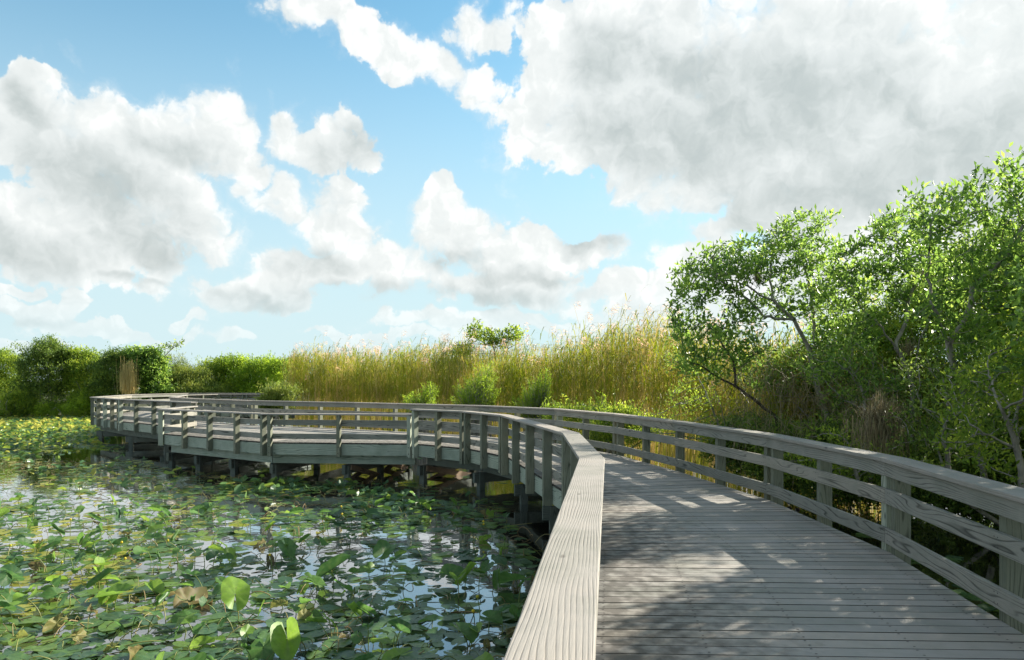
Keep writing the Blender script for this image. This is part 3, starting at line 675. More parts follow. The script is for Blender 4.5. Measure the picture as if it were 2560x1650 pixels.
# a bare branch with a few leaves above the left bushes
root = empty('branch', P3(405, 905, 52)); tag(root, 'thin bare branch with sparse leaves rising above the left bushes', 'branch')
q = QM()
br_ = [P3(400, 925, 52), P3(412, 890, 52), P3(430, 872, 52), P3(447, 860, 52), P3(455, 852, 52)]
q.tube(br_, [.05, .035, .025, .018, .01], 5); q.tube([P3(412, 890, 52), P3(414, 868, 52)], [.02, .01], 4)
q.tube([P3(430, 872, 52), P3(440, 845, 52)], [.015, .008], 4)
q.build('twig', M['bark'], root)
q = QM()
for (x, y, n) in ((415, 866, 25), (425, 868, 25), (436, 862, 20), (452, 856, 25), (440, 870, 15), (430, 862, 18)):
    add_leaves(q, np.array(P3(x, y, 52)) + RS.normal(size=(n, 3)) * .14, .2, .1)
q.build('leaves', M['leaf_mid'], root)

def blades(name, label, n, mat, base, h, spread, fan=.6, wid=.012, cat='grass', droop=.5, hang=False, kind=None, parent=None, group=None, seg=5):
    q = QM(); base = np.array(base)
    for i in range(n):
        a = RS.uniform(0, 2 * math.pi); d = np.array([math.cos(a), math.sin(a), 0]); f = RS.uniform(0, 1) * fan
        l = h * RS.uniform(.5, 1.1); t = np.linspace(0, 1, seg)[:, None]
        b0 = base + RS.normal(size=3) * np.array(spread)
        sgn = -1 if hang else 1
        P = b0 + d * f * l * t + np.array([0, 0, sgn]) * l * (t - (droop * f) * t ** 2.4)
        w = wid * (1 - t * .85); s = np.array([-d[1], d[0], 0]) if RS.rand() < .5 else np.array([1, 0, 0])
        v = np.concatenate([P - s * w / 2, P + s * w / 2]); k = np.arange(seg - 1)
        q.add(v, np.stack([k, k + 1, k + 1 + seg, k + seg], 1), RS.uniform(0, 1))
    o = q.build(name, mat, parent)
    if label: tag(o, label, cat, group, kind)
    return o
blades('grass_tuft', 'tan tuft of dead grass hanging down among the dark left bushes', 520, M['tan'], P3(322, 975, 50.6), 1.9, (.26, .15, .25), .22, .03, 'grass tuft', .6)
b0 = P3(2205, 1053, 11.9)
blades('air_plant', 'large brown spiky air plant on the trunk just behind the railing, largest one', 420, M['brom'], b0, .55, (.12, .1, .08), 1.1, .012, 'air plant', 1.0)
blades('dead_skirt', 'hanging skirt of dead brown blades under the large air plant', 420, M['brom'], (b0[0], b0[1], b0[2] - .02), .62, (.22, .15, .1), .4, .012, 'dead leaves', .4, hang=True)
for (x, y, d, s, lab) in ((1895, 700, 16.3, .3, 'dark small air plant on the arching grey bough against the sky'), (2040, 735, 17, .28, 'dark small air plant on the upright bough of the arching tree'), (2055, 1010, 15.8, .3, 'reddish brown air plant low among the trunks above the railing'), (2320, 700, 14.3, .32, 'dark air plant high in the fork of the middle pond apple'), (2270, 880, 14.3, .34, 'grey air plant beside the forked pale trunk')):
    blades('air_plant', lab, 120, M['brom'], P3(x, y, d), s, (.05, .05, .05), 1.2, .012, 'air plant', .8)

# dry vines and tangled dead stems among the right-hand trunks
q = QM()
for i in range(1300):
    px = RS.uniform(1830, 2420); d = RS.uniform(13.5, 18); a = np.array(P3(px, RS.uniform(900, 1090), d)); l = RS.uniform(.5, 1.6)
    b = a + np.array([RS.normal() * .25 * l, RS.normal() * .2, RS.normal() * .35 * l - .3]); m_ = (a + b) / 2 + RS.normal(size=3) * .12
    t = np.linspace(0, 1, 6)[:, None]; P = (1-t)**2 * a + 2*t*(1-t) * m_ + t**2 * b
    q.tube(P, RS.uniform(.002, .006), 3, RS.uniform(0, 1))
tag(q.build('undergrowth', M['brom']), 'tangle of dry brown vines and stems between the right-hand trunks', 'undergrowth', kind='stuff')

# ------------------------------------------------------------------ reeds
front = np.array([(-14.2, 45.5), (-11.5, 42.5), (-8.2, 39.5), (-4.4, 36), (-1.2, 32.5), (1.9, 28.5), (4.2, 24.6), (5.5, 21.0), (6.4, 18.2), (9.0, 17.4)])
seg = np.linalg.norm(np.diff(front, axis=0), axis=1); cum = np.concatenate([[0], np.cumsum(seg)])
def reed_bed(n, h_mean, name, label):
    st = QM(); pl = QM(); ct = RS.uniform(-.22, .22, 400); chh = RS.normal(size=400) * .24
    for i in range(n):
        s = RS.uniform(0, cum[-1]); k = min(np.searchsorted(cum, s) - 1, len(front) - 2); k = max(k, 0)
        t = (s - cum[k]) / seg[k]; p = front[k] * (1-t) + front[k+1] * t
        tn = (front[k+1] - front[k]) / seg[k]; nn = np.array([-tn[1], tn[0]])
        back = RS.uniform(0, 1) ** 1.6 * 4.5
        p = p + nn * back
        clump = math.sin(s * 1.7) * .22 + math.sin(s * .53 + 1) * .25 + math.sin(s*4.1+back)*.12
        cid = int(s * 2.1 + 1.1 * math.sin(back * 2.3)) * 3 + int(back * 1.3); cid = (cid * 37) % 400
        H = h_mean + clump + chh[cid] + RS.normal() * .28 - .25 * (back < .4)
        px = CX + p[0] / p[1] * F
        # taller to the right, as the photograph shows
        H += .48 * np.clip((px - 1350) / 250, 0, 1) * (1 if px < 1700 else .6) - np.clip((px - 1750) / 200, 0, 1) * .9
        lean = np.array([RS.normal() * .10 + .09, RS.normal() * .08]) * H * .6
        x0 = np.array([p[0], p[1], -1.02]); tt = np.linspace(0, 1, 4)[:, None]
        P = x0 + np.concatenate([lean[None] * tt ** 2, H * tt - .03 * tt**3 * H], 1) if False else x0 + np.hstack([lean[None, :] * tt ** 2, H * tt])
        w = .013 * (1.15 - .7 * tt); a = RS.uniform(0, math.pi); sd = np.array([math.cos(a), math.sin(a) * .4, 0])
        v = np.concatenate([P - sd * w / 2, P + sd * w / 2]); j = np.arange(3)
        zone = .5 + .5 * math.sin(s * .9 + 2 * math.sin(s * .31))
        dry = RS.uniform(.45, 1) if RS.rand() < (.68 + .2 * zone) else RS.uniform(0, .5)
        dry = float(np.clip(dry + ct[cid], 0, 1))
        st.add(v, np.stack([j, j+1, j+5, j+4], 1), dry)
        nl = RS.randint(4, 8)
        for m_ in range(nl):                        # blades along the upper half
            u = RS.uniform(.42, 1.0); b0 = x0 + np.array([lean[0]*u*u, lean[1]*u*u, H*u]); a = RS.uniform(0, 2*math.pi)
            d = np.array([math.cos(a)*.8 + .35, math.sin(a) * .8, 0]); l = RS.uniform(.28, .6) 
            T1 = b0 + d * l * .45 + np.array([0, 0, l * .55]); T2 = b0 + d * l * .95 + np.array([0, 0, l * RS.uniform(.25, .75)])
            s2 = np.array([-d[1], d[0], 0.3]); s2 /= np.linalg.norm(s2); w2 = RS.uniform(.018, .034)
            v = np.array([b0 - s2*w2*.3, b0 + s2*w2*.3, T1 + s2*w2*.5, T1 - s2*w2*.5, T2 + s2*.002, T2 - s2*.002])
            st.add(v, [(0, 1, 2, 3), (3, 2, 4, 5)], np.clip(dry * .5 + RS.uniform(-.1, .35) * (1.1 - u*.5), 0, .75))
        if RS.rand() < .034:
            top = x0 + np.array([lean[0], lean[1], H]); ex = RS.uniform(.15, .75)
            tp2 = top + np.array([lean[0]*.3, 0, ex]); 
            v = np.array([top - [.004, 0, 0], top + [.004, 0, 0], tp2 + [.003, 0, 0], tp2 - [.003, 0, 0]]); st.add(v, [(0, 1, 2, 3)], .8)
            m_ = 26; P = tp2 + np.array([RS.uniform(0, .20, m_), RS.normal(size=m_) * .04, RS.uniform(-.22, .10, m_)]).T
            dd = np.tile(np.array([.85, 0, -.25]), (m_, 1)) + RS.normal(size=(m_, 3)) * .3; dd /= np.linalg.norm(dd, axis=1)[:, None]
            add_leaves(pl, P, .13, .016, D_=dd)
    r = st.build(name, M['reed']); tag(r, label, 'reeds', kind='stuff')
    p_ = pl.build('plumes', M['plume'], r)
reed_bed(10500, 3.70, 'reeds', 'tall golden green reed bed with feathery plumes behind the railing')

# distant low treeline
q = QM()
n = 26000; ang = RS.uniform(R(-60), R(75), n); dd = RS.uniform(150, 175, n)
hgt = 2.6 + .8 * np.sin(ang * 23) + .5 * np.sin(ang * 61 + 1)
P = np.stack([np.sin(ang) * dd, np.cos(ang) * dd, -1 + RS.uniform(0, 1, n) ** .7 * hgt], 1)
add_leaves(q, P, .9, .7)
tag(q.build('treeline', M['leaf_dark']), 'low dark line of distant woods on the horizon', 'woods', kind='stuff')

# ------------------------------------------------------------------ spatterdock leaves
def pad_mesh(name, fold=0.0, curl=0.0, wave=.02, seg=26, rings=(.04, .35, .7, 1.0), asp=.82, tip=.0, seed=0, roll=0.0, crumple=0.0):
    rs = np.random.RandomState(seed); q = QM(); th = np.linspace(-math.pi + .16, math.pi - .16, seg)
    rad = .44 + .16 * np.clip(np.cos(th), 0, 1) ** 1.5 + .04 * np.cos(2 * th) + rs.normal(size=seg) * .006
    rad *= 1 - .10 * (np.abs(th) > math.pi - .3)
    ph = rs.uniform(0, 6, 4)
    V = []; vein = []; rr_ = []
    for k, f in enumerate(rings):
        x = rad * np.cos(th) * f; y = rad * np.sin(th) * f * asp
        z = fold * np.abs(y) + curl * f ** 3 * .3 * (np.abs(np.sin(th)))
        z += wave * f * f * (np.sin(3 * th + ph[0]) + .6 * np.sin(5 * th + ph[1]) + .4 * np.sin(9 * th + ph[2]))
        z += tip * np.clip(x, 0, 1) ** 2
        if crumple: z += crumple * f * np.sin(x * 17 + ph[3]) * np.cos(y * 15); y = y * (1 - .3 * f * abs(crumple) * 5)
        if roll:
            a = y * roll; y2 = np.sin(a) / roll; z = z + (1 - np.cos(a)) / roll; y = y2
        V.append(np.stack([x, y, z], 1)); rr_.append(np.full(seg, 0.0)); vein.append(np.where(np.arange(seg) % 3 == 0, 1.0, 0.0) * (1 - f * .5))
    V = np.concatenate(V)
    i, j = np.meshgrid(np.arange(len(rings) - 1), np.arange(seg - 1), indexing='ij')
    Q = np.stack([i * seg + j, (i+1) * seg + j, (i+1) * seg + j + 1, i * seg + j + 1], -1).reshape(-1, 4)
    return V, Q, np.concatenate(vein)
def pad_me(name, mat, **k):
    V, Q, ve = pad_mesh(name, **k); q = QM(); q.add(V, Q, k.get('seed', 0) * .13 % 1); me = q.mesh(name, True)
    a = me.attributes.new('vein', 'FLOAT', 'POINT'); a.data.foreach_set('value', ve.astype(np.float32)); me.materials.append(mat); return me
flat = [pad_me('pad', M['pad'], fold=.02 * k, wave=.008 + .004 * k, seed=k + 1, asp=.78 + .05 * (k % 3)) for k in range(6)]
raised = [pad_me('leaf', M['padraised'], fold=f, wave=w, seed=20 + k, tip=tp, asp=.85) for k, (f, w, tp) in enumerate(((.35, .03, -.2), (.6, .04, -.1), (.15, .05, -.5), (1.0, .02, 0), (-.2, .05, -.4), (.45, .06, .1)))]
rolled = [pad_me('leaf', M['padraised'], roll=6.5, wave=.01, seed=40), pad_me('leaf', M['padraised'], roll=9, wave=.01, seed=41)]
dead = [pad_me('leaf', M['paddead'], crumple=.10, wave=.09, fold=.4, seed=50 + k) for k in range(3)]

def lx(y):                                          # x of the left railing at depth y (water is to its left)
    P = [p for p in Lp] + [Ov[1], Ov[2], Nr[1], Nr[2]]
    for a, b in zip(P, P[1:]):
        if a[1] <= y <= b[1]: return a[0] + (b[0] - a[0]) * (y - a[1]) / (b[1] - a[1])
    return -18.3
_g = np.random.RandomState(5).uniform(0, 1, (64, 64))
def vnoise(x, y):
    xi, yi = int(math.floor(x)), int(math.floor(y)); fx, fy = x - xi, y - yi
    fx = fx*fx*(3-2*fx); fy = fy*fy*(3-2*fy); g = lambda a, b: _g[a % 64, b % 64]
    return (g(xi, yi)*(1-fx)+g(xi+1, yi)*fx)*(1-fy)+(g(xi, yi+1)*(1-fx)+g(xi+1, yi+1)*fx)*fy
def density(x, y, far=False):
    if far: n = .62 * vnoise(x * .33 + 3, y * .27) + .38 * vnoise(x * 1.0, y * .7 + 9)
    else: n = .62 * vnoise(x * .5 + 3, y * .55) + .38 * vnoise(x * 1.5, y * 1.4 + 9)
    d = np.clip((n - .42) * 4.2, .02, 1)
    if y < 7.6: d = max(d, .8)
    for cx, cy, rx_, ry_ in ((-2.6, 9.0, 1.6, .8), (-.9, 9.1, .8, .7), (-1.0, 8.0, .8, .3), (-4.6, 12.4, 2.4, 1.0), (-7.8, 15.2, 3.6, 2.0), (-10.5, 19.5, 4.5, 2.2), (-4.0, 15.3, 1.6, .9), (-1.8, 12.2, .9, .6), (-6.4, 10.4, 1.6, .6), (-9, 24.5, 3, 1.6), (-16, 26, 4, 2)):
        if ((x - cx) / rx_) ** 2 + ((y - cy) / ry_) ** 2 < 1: d *= .24
    if 30 < y: d = max(d, .35 + .6 * np.clip((y - 36) / 10, 0, 1))
    return d
cand = []
def tryadd(x, y, s):
    cand.append((x, y, s))
y0 = 6.2
RSp = np.random.RandomState(3)
while len(cand) < 1330:
    u = RSp.rand(); y = 6.0 + 10.0 * u ** 1.05;
    if RSp.rand() < (y - 12.5) / 3.5: continue
    x = RSp.uniform(-.72 * y - .3, lx(y) - .28)
    if x > lx(y) - 2.0 and RSp.rand() < .35: continue
    if RSp.rand() < density(x, y) and not any((x - a) ** 2 + (y - b) ** 2 < (.20 if RSp.rand() < .8 else .10) ** 2 * 1 for a, b, _ in cand): cand.append((x, y, RSp.uniform(.15, .29) if RSp.rand() < .87 else RSp.uniform(.3, .4)))
cand.sort(key=lambda c: c[1])
def stem_me(x, y, z, bend, parent=None, r=.0055, name='stem'):
    q = QM(); t = np.linspace(0, 1, 7)[:, None]; a = np.array([x + bend[0], y + bend[1], WATER - .06]); b = np.array([x, y, z]); m_ = (a + b) / 2 + np.array([bend[0] * .5, bend[1] * .5, .03])
    q.tube((1-t)**2 * a + 2*t*(1-t) * m_ + t**2 * b, r, 5, RSp.rand()); return q.build(name, M['stem'], parent, smooth=True)
grp = {'f': ('flat green pads on the near pond', 'flat green leaf pad floating on the open pond at left', 'lily pad'),
       'r': ('leaves raised above the near pond', 'green heart-shaped leaf raised above the pond on a stem, one of many at left', 'pond leaf'),
       'd': ('curled dying leaves on the near pond', 'curled yellow-brown dying leaf among the green pads at left', 'dead leaf'),
       'o': ('rolled young leaves on the near pond', 'narrow bright green rolled leaf rising from the pond among the pads', 'rolled leaf'),
       'b': ('flower buds over the near pond', 'small round yellow bud on a thin stem among the green pads', 'flower bud')}
cnt_ = dict.fromkeys('frdob', 0); rest = []
def put(name, me, loc, rot, s, parent=None):
    o = bpy.data.objects.new(name, me); col.objects.link(o); o.location = loc; o.rotation_euler = rot; o.scale = (s, s, s)
    if parent: o.parent = parent
    return o
for (x, y, s) in cand:
    k = RSp.rand(); kd = 'f' if k < .75 else 'r' if k < .93 else 'd' if k < .965 else 'o' if k < .984 else 'b'
    if cnt_[kd] >= (285 if kd == 'f' else 280): rest.append((x, y, s, kd)); continue
    cnt_[kd] += 1; g, lab, cat = grp[kd]; az = RSp.uniform(0, 2 * math.pi)
    if kd == 'f':
        o = put('lily_pad', flat[RSp.randint(6)], (x, y, WATER + .006 + RSp.uniform(0, .03)), (RSp.normal() * .035, RSp.normal() * .035, az), s * 1.05); tag(o, lab, cat, g)
    else:
        h = {'r': RSp.uniform(.05, .22), 'd': RSp.uniform(.02, .09), 'o': RSp.uniform(.08, .2), 'b': RSp.uniform(.10, .22)}[kd]
        z = WATER + h; root = empty({'r': 'raised_pad', 'd': 'dying_pad', 'o': 'rolled_pad', 'b': 'flower_bud'}[kd], (x, y, z)); tag(root, lab, cat, g)
        if kd == 'b':
            q = QM(); t = np.linspace(.02, math.pi - .02, 7); q.tube(np.stack([0 * t, 0 * t, -.02 * np.cos(t)], 1), .019 * np.sin(t), 8, RSp.rand()); o = q.build('bud', M['bud'], root, True); o.location = (0, 0, .018)
        elif kd == 'r': put('leaf', raised[RSp.randint(6)], (0, 0, 0), (RSp.normal() * .32, RSp.normal() * .36, az), s * .98, root)
        elif kd == 'd': put('leaf', dead[RSp.randint(3)], (0, 0, 0), (RSp.normal() * .6, RSp.normal() * .5, az), s * .75, root)
        else: put('leaf', rolled[RSp.randint(2)], (0, 0, 0), (RSp.normal() * .3, -RSp.uniform(.2, .8), az), s * .95, root)
        stem_me(x, y, z, (RSp.normal() * .08, RSp.normal() * .08), root)
# bent dead stems and floating scraps between the leaves
q = QM()
for i in range(1500):
    y = RSp.uniform(6.3, 24); x = RSp.uniform(-.72 * y, lx(y) - .1); l = RSp.uniform(.10, .42); a = RSp.uniform(0, 6.28); h = RSp.uniform(.01, .16) if RSp.rand() < .6 else .004
    A = np.array([x, y, WATER]); B_ = A + np.array([math.cos(a) * l, math.sin(a) * l, RSp.uniform(0, .05)]); m_ = (A + B_) / 2 + np.array([RSp.normal() * .04, RSp.normal() * .04, h * 1.6]); t = np.linspace(0, 1, 6)[:, None]
    q.tube((1-t)**2 * A + 2*t*(1-t) * m_ + t**2 * B_, RSp.uniform(.003, .006), 4, RSp.rand())
tag(q.build('stem_litter', M['litter'], smooth=True), 'bent dead stalks and scraps lying among the pads', 'plant litter', kind='stuff')
# singled-out leaves
for (px, py, h, me, rot, s, nm, lab, cat) in ((588, 1487, .30, raised[2], (.2, -.75, 1.9), .42, 'raised_pad', 'large smooth heart-shaped leaf standing alone on its stem over open water', 'pond leaf'),
        (828, 1425, .20, rolled[0], (.1, -.55, .35), .46, 'rolled_pad', 'long bright green rolled leaf slanting over open water in the middle of the pond', 'rolled leaf'),
        (468, 1500, .08, dead[1], (.5, .3, 1), .5, 'dying_pad', 'biggest ragged olive-brown leaf clump lying left of the open water', 'dead leaf'),
        (1290, 1450, .14, raised[0], (.5, .2, 2.5), .42, 'raised_pad', 'broad dark green leaf right beside the foreground handrail', 'pond leaf'),
        (958, 1383, .16, raised[1], (.3, -.4, 1.2), .4, 'raised_pad', 'yellow-tinged upright leaf at the far side of the blue water', 'pond leaf')):
    p = W(px, py, WATER + h); root = empty(nm, p); tag(root, lab, cat); put('leaf', me, (0, 0, 0), rot, s, root); stem_me(p.x, p.y, p.z, (.02, .05), root)
# thin dark-water pads under and right of the railing: counted things too
q_r = []
RSr = np.random.RandomState(8)
while len(q_r) < 60:
    y = RSr.uniform(4.8, 12.5); xr = np.interp(y, [-9, 6.9, 9.9, 13.1], [1.5, 3.56, 3.48, 2.95]); x = xr + RSr.uniform(.35, 3.2)
    if RSr.rand() < .9: q_r.append((x, y))
for x, y in q_r:
    o = put('lily_pad', flat[RSr.randint(6)], (x, y, WATER + .004 + RSr.uniform(0, .02)), (RSr.normal() * .03, RSr.normal() * .03, RSr.uniform(0, 6.28)), RSr.uniform(.2, .34))
    tag(o, 'flat green pad on the dark water beyond the right-hand railing', 'lily pad', 'pads beyond the right railing')

# the mass of smaller-looking pads further out: one object
q = QM(); qs = QM()
protoF = [pad_mesh('x', fold=.03, wave=.02, seg=11, rings=(.1, 1.0), seed=60 + k) for k in range(4)]
protoR = [pad_mesh('x', fold=f, wave=.05, seg=9, rings=(.1, .6, 1.0), tip=-.2, seed=70 + k) for k, f in enumerate((.5, .9, .25))]
def far_pad(x, y, s, kd):
    V, Q, _ = (protoF[RSp.randint(4)] if kd == 'f' else protoR[RSp.randint(3)])
    a = RSp.uniform(0, 6.28); tx, ty = (RSp.normal(size=2) * (.04 if kd == 'f' else .38)); h = .006 + RSp.uniform(0, .04) if kd == 'f' else RSp.uniform(.03, .15)
    ca, sa = math.cos(a), math.sin(a); v = V * s
    v = np.stack([v[:, 0]*ca - v[:, 1]*sa, v[:, 0]*sa + v[:, 1]*ca, v[:, 2]], 1)
    v = np.stack([v[:, 0], v[:, 1]*math.cos(tx) - v[:, 2]*math.sin(tx), v[:, 1]*math.sin(tx) + v[:, 2]*math.cos(tx)], 1)
    v = np.stack([v[:, 0]*math.cos(ty) + v[:, 2]*math.sin(ty), v[:, 1], -v[:, 0]*math.sin(ty) + v[:, 2]*math.cos(ty)], 1)
    r = RSp.rand() if kd != 'd' else RSp.uniform(.9, 1)
    # backlit yellow-green put into the leaf colour, stronger towards the left bank
    r = min(1, r * .8 + .3 * np.clip((-x / max(y, 1) - .1) * 1.8, 0, 1) * RSp.rand() * 2 + (.3 if y > 38 else 0) * RSp.rand())
    q.add(v + np.array([x, y, WATER + h]), Q, r)
    if kd != 'f' and y < 26: qs.tube(np.array([[x, y, WATER - .03], [x + .01, y, WATER + h]]), .006, 3, .5)
for (x, y, s, kd) in rest: far_pad(x, y, s, kd)
n_far = 0
while n_far < 23000:
    y = 12.5 + 38.8 * RSp.rand() ** 1.12;
    if y < 16 and RSp.rand() > (y - 12.5) / 3.5: continue
    x = RSp.uniform(-.74 * y - 1, lx(y) - .05 if y < 32 else -18.5)
    if x > lx(y) - 1.8 and RSp.rand() < .8: continue
    if RSp.rand() > density(x, y, True) ** 1.2 * (1.0 if y > 30 else .62): 
        n_far += .25; continue
    n_far += 1; kd = RSp.rand(); far_pad(x, y, RSp.uniform(.13, .30), 'f' if kd < .83 else 'd' if kd > .975 else 'r')
for i in range(160):                               # and a few under the walk and at the reed edge
    y = RSp.uniform(15, 27); x = RSp.uniform(-9, 4); far_pad(x, y, RSp.uniform(.2, .34), 'f')
st = q.build('lily_pads', M['padfar'], smooth=True); tag(st, 'carpet of small green and yellow pads spreading to the far bank', 'lily pads', kind='stuff')
qs.build('stems', M['stem'], st)

# ------------------------------------------------------------------ sky
world = bpy.data.worlds.new('World'); sc.world = world; world.use_nodes = True
world.cycles.sampling_method = 'MANUAL'; world.cycles.sample_map_resolution = 256
nt = world.node_tree; nt.nodes.clear(); L = nt.links
out = nd(nt, 'OutputWorld'); bg = nd(nt, 'Background'); L.new(bg.outputs[0], out.inputs[0])
SKY_STR = .042; CL = .405
bg.inputs[1].default_value = 1.0
sky = nd(nt, 'TexSky', sky_type='NISHITA'); sky.sun_disc = False; sky.sun_elevation = SUN_EL; sky.sun_rotation = SUN_AZ; sky.air_density = 1.0; sky.dust_density = .6; sky.ozone_density = 1.6; sky.altitude = 0
tc = nd(nt, 'TexCoord'); sep = nd(nt, 'SeparateXYZ'); L.new(tc.outputs['Generated'], sep.inputs[0])
az = math_(nt, 'MULTIPLY', math_(nt, 'ARCTAN2', sep.outputs[0], sep.outputs[1]), 180 / math.pi)
el = math_(nt, 'MULTIPLY', math_(nt, 'ARCSINE', sep.outputs[2]), 180 / math.pi)
cmb = nd(nt, 'CombineXYZ'); L.new(az, cmb.inputs[0]); L.new(el, cmb.inputs[1])
# billowed edges: warp the angles with two scales of noise
def vnoise3(scale, detail, amp, src):
    n = nd(nt, 'TexNoise', noise_dimensions='2D', inp={'Scale': scale, 'Detail': detail, 'Roughness': .55}); L.new(src, n.inputs['Vector'])
    s = nd(nt, 'VectorMath', operation='SUBTRACT'); L.new(n.outputs['Color'], s.inputs[0]); s.inputs[1].default_value = (.5, .5, .5)
    k = nd(nt, 'VectorMath', operation='SCALE'); L.new(s.outputs[0], k.inputs[0]); k.inputs['Scale'].default_value = amp
    return k.outputs[0]
def vadd(a, b):
    n = nd(nt, 'VectorMath', operation='ADD'); L.new(a, n.inputs[0])
    if isinstance(b, bpy.types.NodeSocket): L.new(b, n.inputs[1])
    else: n.inputs[1].default_value = b
    return n.outputs[0]
co = vadd(vadd(cmb.outputs[0], vnoise3(.16, 2, 5.5, cmb.outputs[0])), vnoise3(.7, 4, 1.25, cmb.outputs[0]))
def ae(x, y):                                      # picture place of a cloud (2390 wide view) -> azimuth, elevation in degrees
    x, y = x * 1.0711, y * 1.0711
    a = math.atan((x - CX) / F); e = math.atan((YH - y) / F * math.cos(a)); return math.degrees(a), math.degrees(e)
def blobfield(items, src):
    res = None
    for (x, y, rx, ry, *o) in items:
        rot = o[0] if o else 0; a, e = ae(x, y); ca = math.cos(math.radians(a))
        k = 1.0711 / F * 57.3 * ca
        mp = nd(nt, 'Mapping', vector_type='TEXTURE'); mp.inputs['Location'].default_value = (a, e, 0); mp.inputs['Rotation'].default_value = (0, 0, R(rot))
        mp.inputs['Scale'].default_value = (rx * k * ca * 1.5, ry * k * 1.5, 1e6); L.new(src, mp.inputs[0])
        g = nd(nt, 'TexGradient', gradient_type='SPHERICAL'); L.new(mp.outputs[0], g.inputs[0])
        res = g.outputs['Fac'] if res is None else math_(nt, 'SMOOTH_MAX', res, g.outputs['Fac'], .12)
    return res
clouds = [(1500, 190, 330, 250), (1900, 200, 470, 330), (2350, 250, 400, 420), (1640, 370, 260, 130), (1950, 470, 400, 120), (1340, 300, 150, 110), (1300, 120, 110, 130, -20), (1230, 250, 60, 90), (2300, 520, 300, 170), (1420, 60, 200, 110),
          (790, 25, 200, 60, -10), (930, 115, 190, 72, -12), (860, 60, 90, 50), (1060, 165, 110, 60, -30), (1120, 50, 110, 70), (870, 75, 60, 30),
          (90, 330, 190, 110), (350, 330, 270, 120), (400, 470, 170, 160), (140, 520, 280, 150), (230, 610, 290, 70), (60, 190, 110, 50), (190, 400, 160, 110), (540, 350, 110, 90), (600, 400, 60, 40), (40, 260, 90, 60),
          (745, 345, 110, 70), (690, 300, 50, 30, -40), (650, 465, 90, 60), (790, 530, 150, 80, -20), (900, 600, 130, 60), (860, 640, 200, 50), (1020, 470, 60, 60), (1070, 540, 110, 90), (1200, 590, 170, 80), (1350, 585, 140, 60), (1130, 670, 260, 50), (1400, 560, 110, 40),
          (590, 680, 150, 50), (640, 630, 80, 45), (460, 740, 60, 14), (120, 730, 130, 30), (200, 712, 70, 22), (40, 680, 60, 20), (550, 797, 50, 20), (1470, 690, 160, 50), (300, 770, 220, 22), (900, 790, 260, 18), (1650, 740, 300, 60), (1050, 755, 200, 22), (60, 800, 160, 16), (1640, 610, 120, 70), (830, 780, 90, 16), (1250, 750, 260, 28), (1700, 700, 250, 90), (2000, 650, 300, 130), (2200, 620, 350, 160), (2100, 30, 400, 120), (1750, 520, 200, 60), (2400, 120, 250, 200)]
Bf = blobfield(clouds, co)
def puffs(src):                                    # rounded billows: fractal smooth cells, bent by noise
    v = nd(nt, 'TexVoronoi', feature='SMOOTH_F1', voronoi_dimensions='2D', inp={'Scale': .16, 'Detail': 3.2, 'Roughness': .56, 'Lacunarity': 2.4, 'Smoothness': .28})
    L.new(src, v.inputs['Vector']); return math_(nt, 'SUBTRACT', .62, v.outputs['Distance'])
wob = vnoise3(.35, 5, 3.0, cmb.outputs[0])
pc = vadd(cmb.outputs[0], wob)
pf = puffs(pc); pfs = puffs(vadd(pc, (1.0, .9, 0)))
fb = nd(nt, 'TexNoise', noise_dimensions='2D', inp={'Scale': .45, 'Detail': 6, 'Roughness': .6}); L.new(cmb.outputs[0], fb.inputs['Vector'])
fb2 = nd(nt, 'TexNoise', noise_dimensions='2D', inp={'Scale': .075, 'Detail': 5, 'Roughness': .55}); L.new(cmb.outputs[0], fb2.inputs['Vector'])
fc = math_(nt, 'SUBTRACT', fb.outputs[0], .5)
# beyond the photographed part of the sky: scattered cumulus
aabs = math_(nt, 'ABSOLUTE', az)
outm = nd(nt, 'MapRange', interpolation_type='SMOOTHSTEP', inp={1: 36, 2: 46}); L.new(aabs, outm.inputs[0])
oute = nd(nt, 'MapRange', interpolation_type='SMOOTHSTEP', inp={1: 28, 2: 36}); L.new(el, oute.inputs[0])
om = math_(nt, 'MAXIMUM', outm.outputs[0], oute.outputs[0])
gen = math_(nt, 'MULTIPLY_ADD', fb2.outputs[0], 3.0, -1.15)
Ball = math_(nt, 'MAXIMUM', Bf, math_(nt, 'MULTIPLY', gen, om))
dens = math_(nt, 'ADD', math_(nt, 'ADD', Ball, math_(nt, 'MULTIPLY', fc, .42)), math_(nt, 'MULTIPLY_ADD', pf, .34, -.06))
m1 = nd(nt, 'MapRange', interpolation_type='SMOOTHSTEP', inp={1: .22, 2: .34}); L.new(dens, m1.inputs[0])
m2 = nd(nt, 'MapRange', interpolation_type='SMOOTHSTEP', inp={1: .06, 2: .50}); L.new(dens, m2.inputs[0])
softr = nd(nt, 'MapRange', interpolation_type='SMOOTHSTEP', inp={1: .42, 2: .58}); L.new(fb2.outputs[0], softr.inputs[0])
mk_ = nd(nt, 'Mix'); L.new(math_(nt, 'MULTIPLY_ADD', softr.outputs[0], .5, .08), mk_.inputs[0]); L.new(m1.outputs[0], mk_.inputs[2]); L.new(m2.outputs[0], mk_.inputs[3])
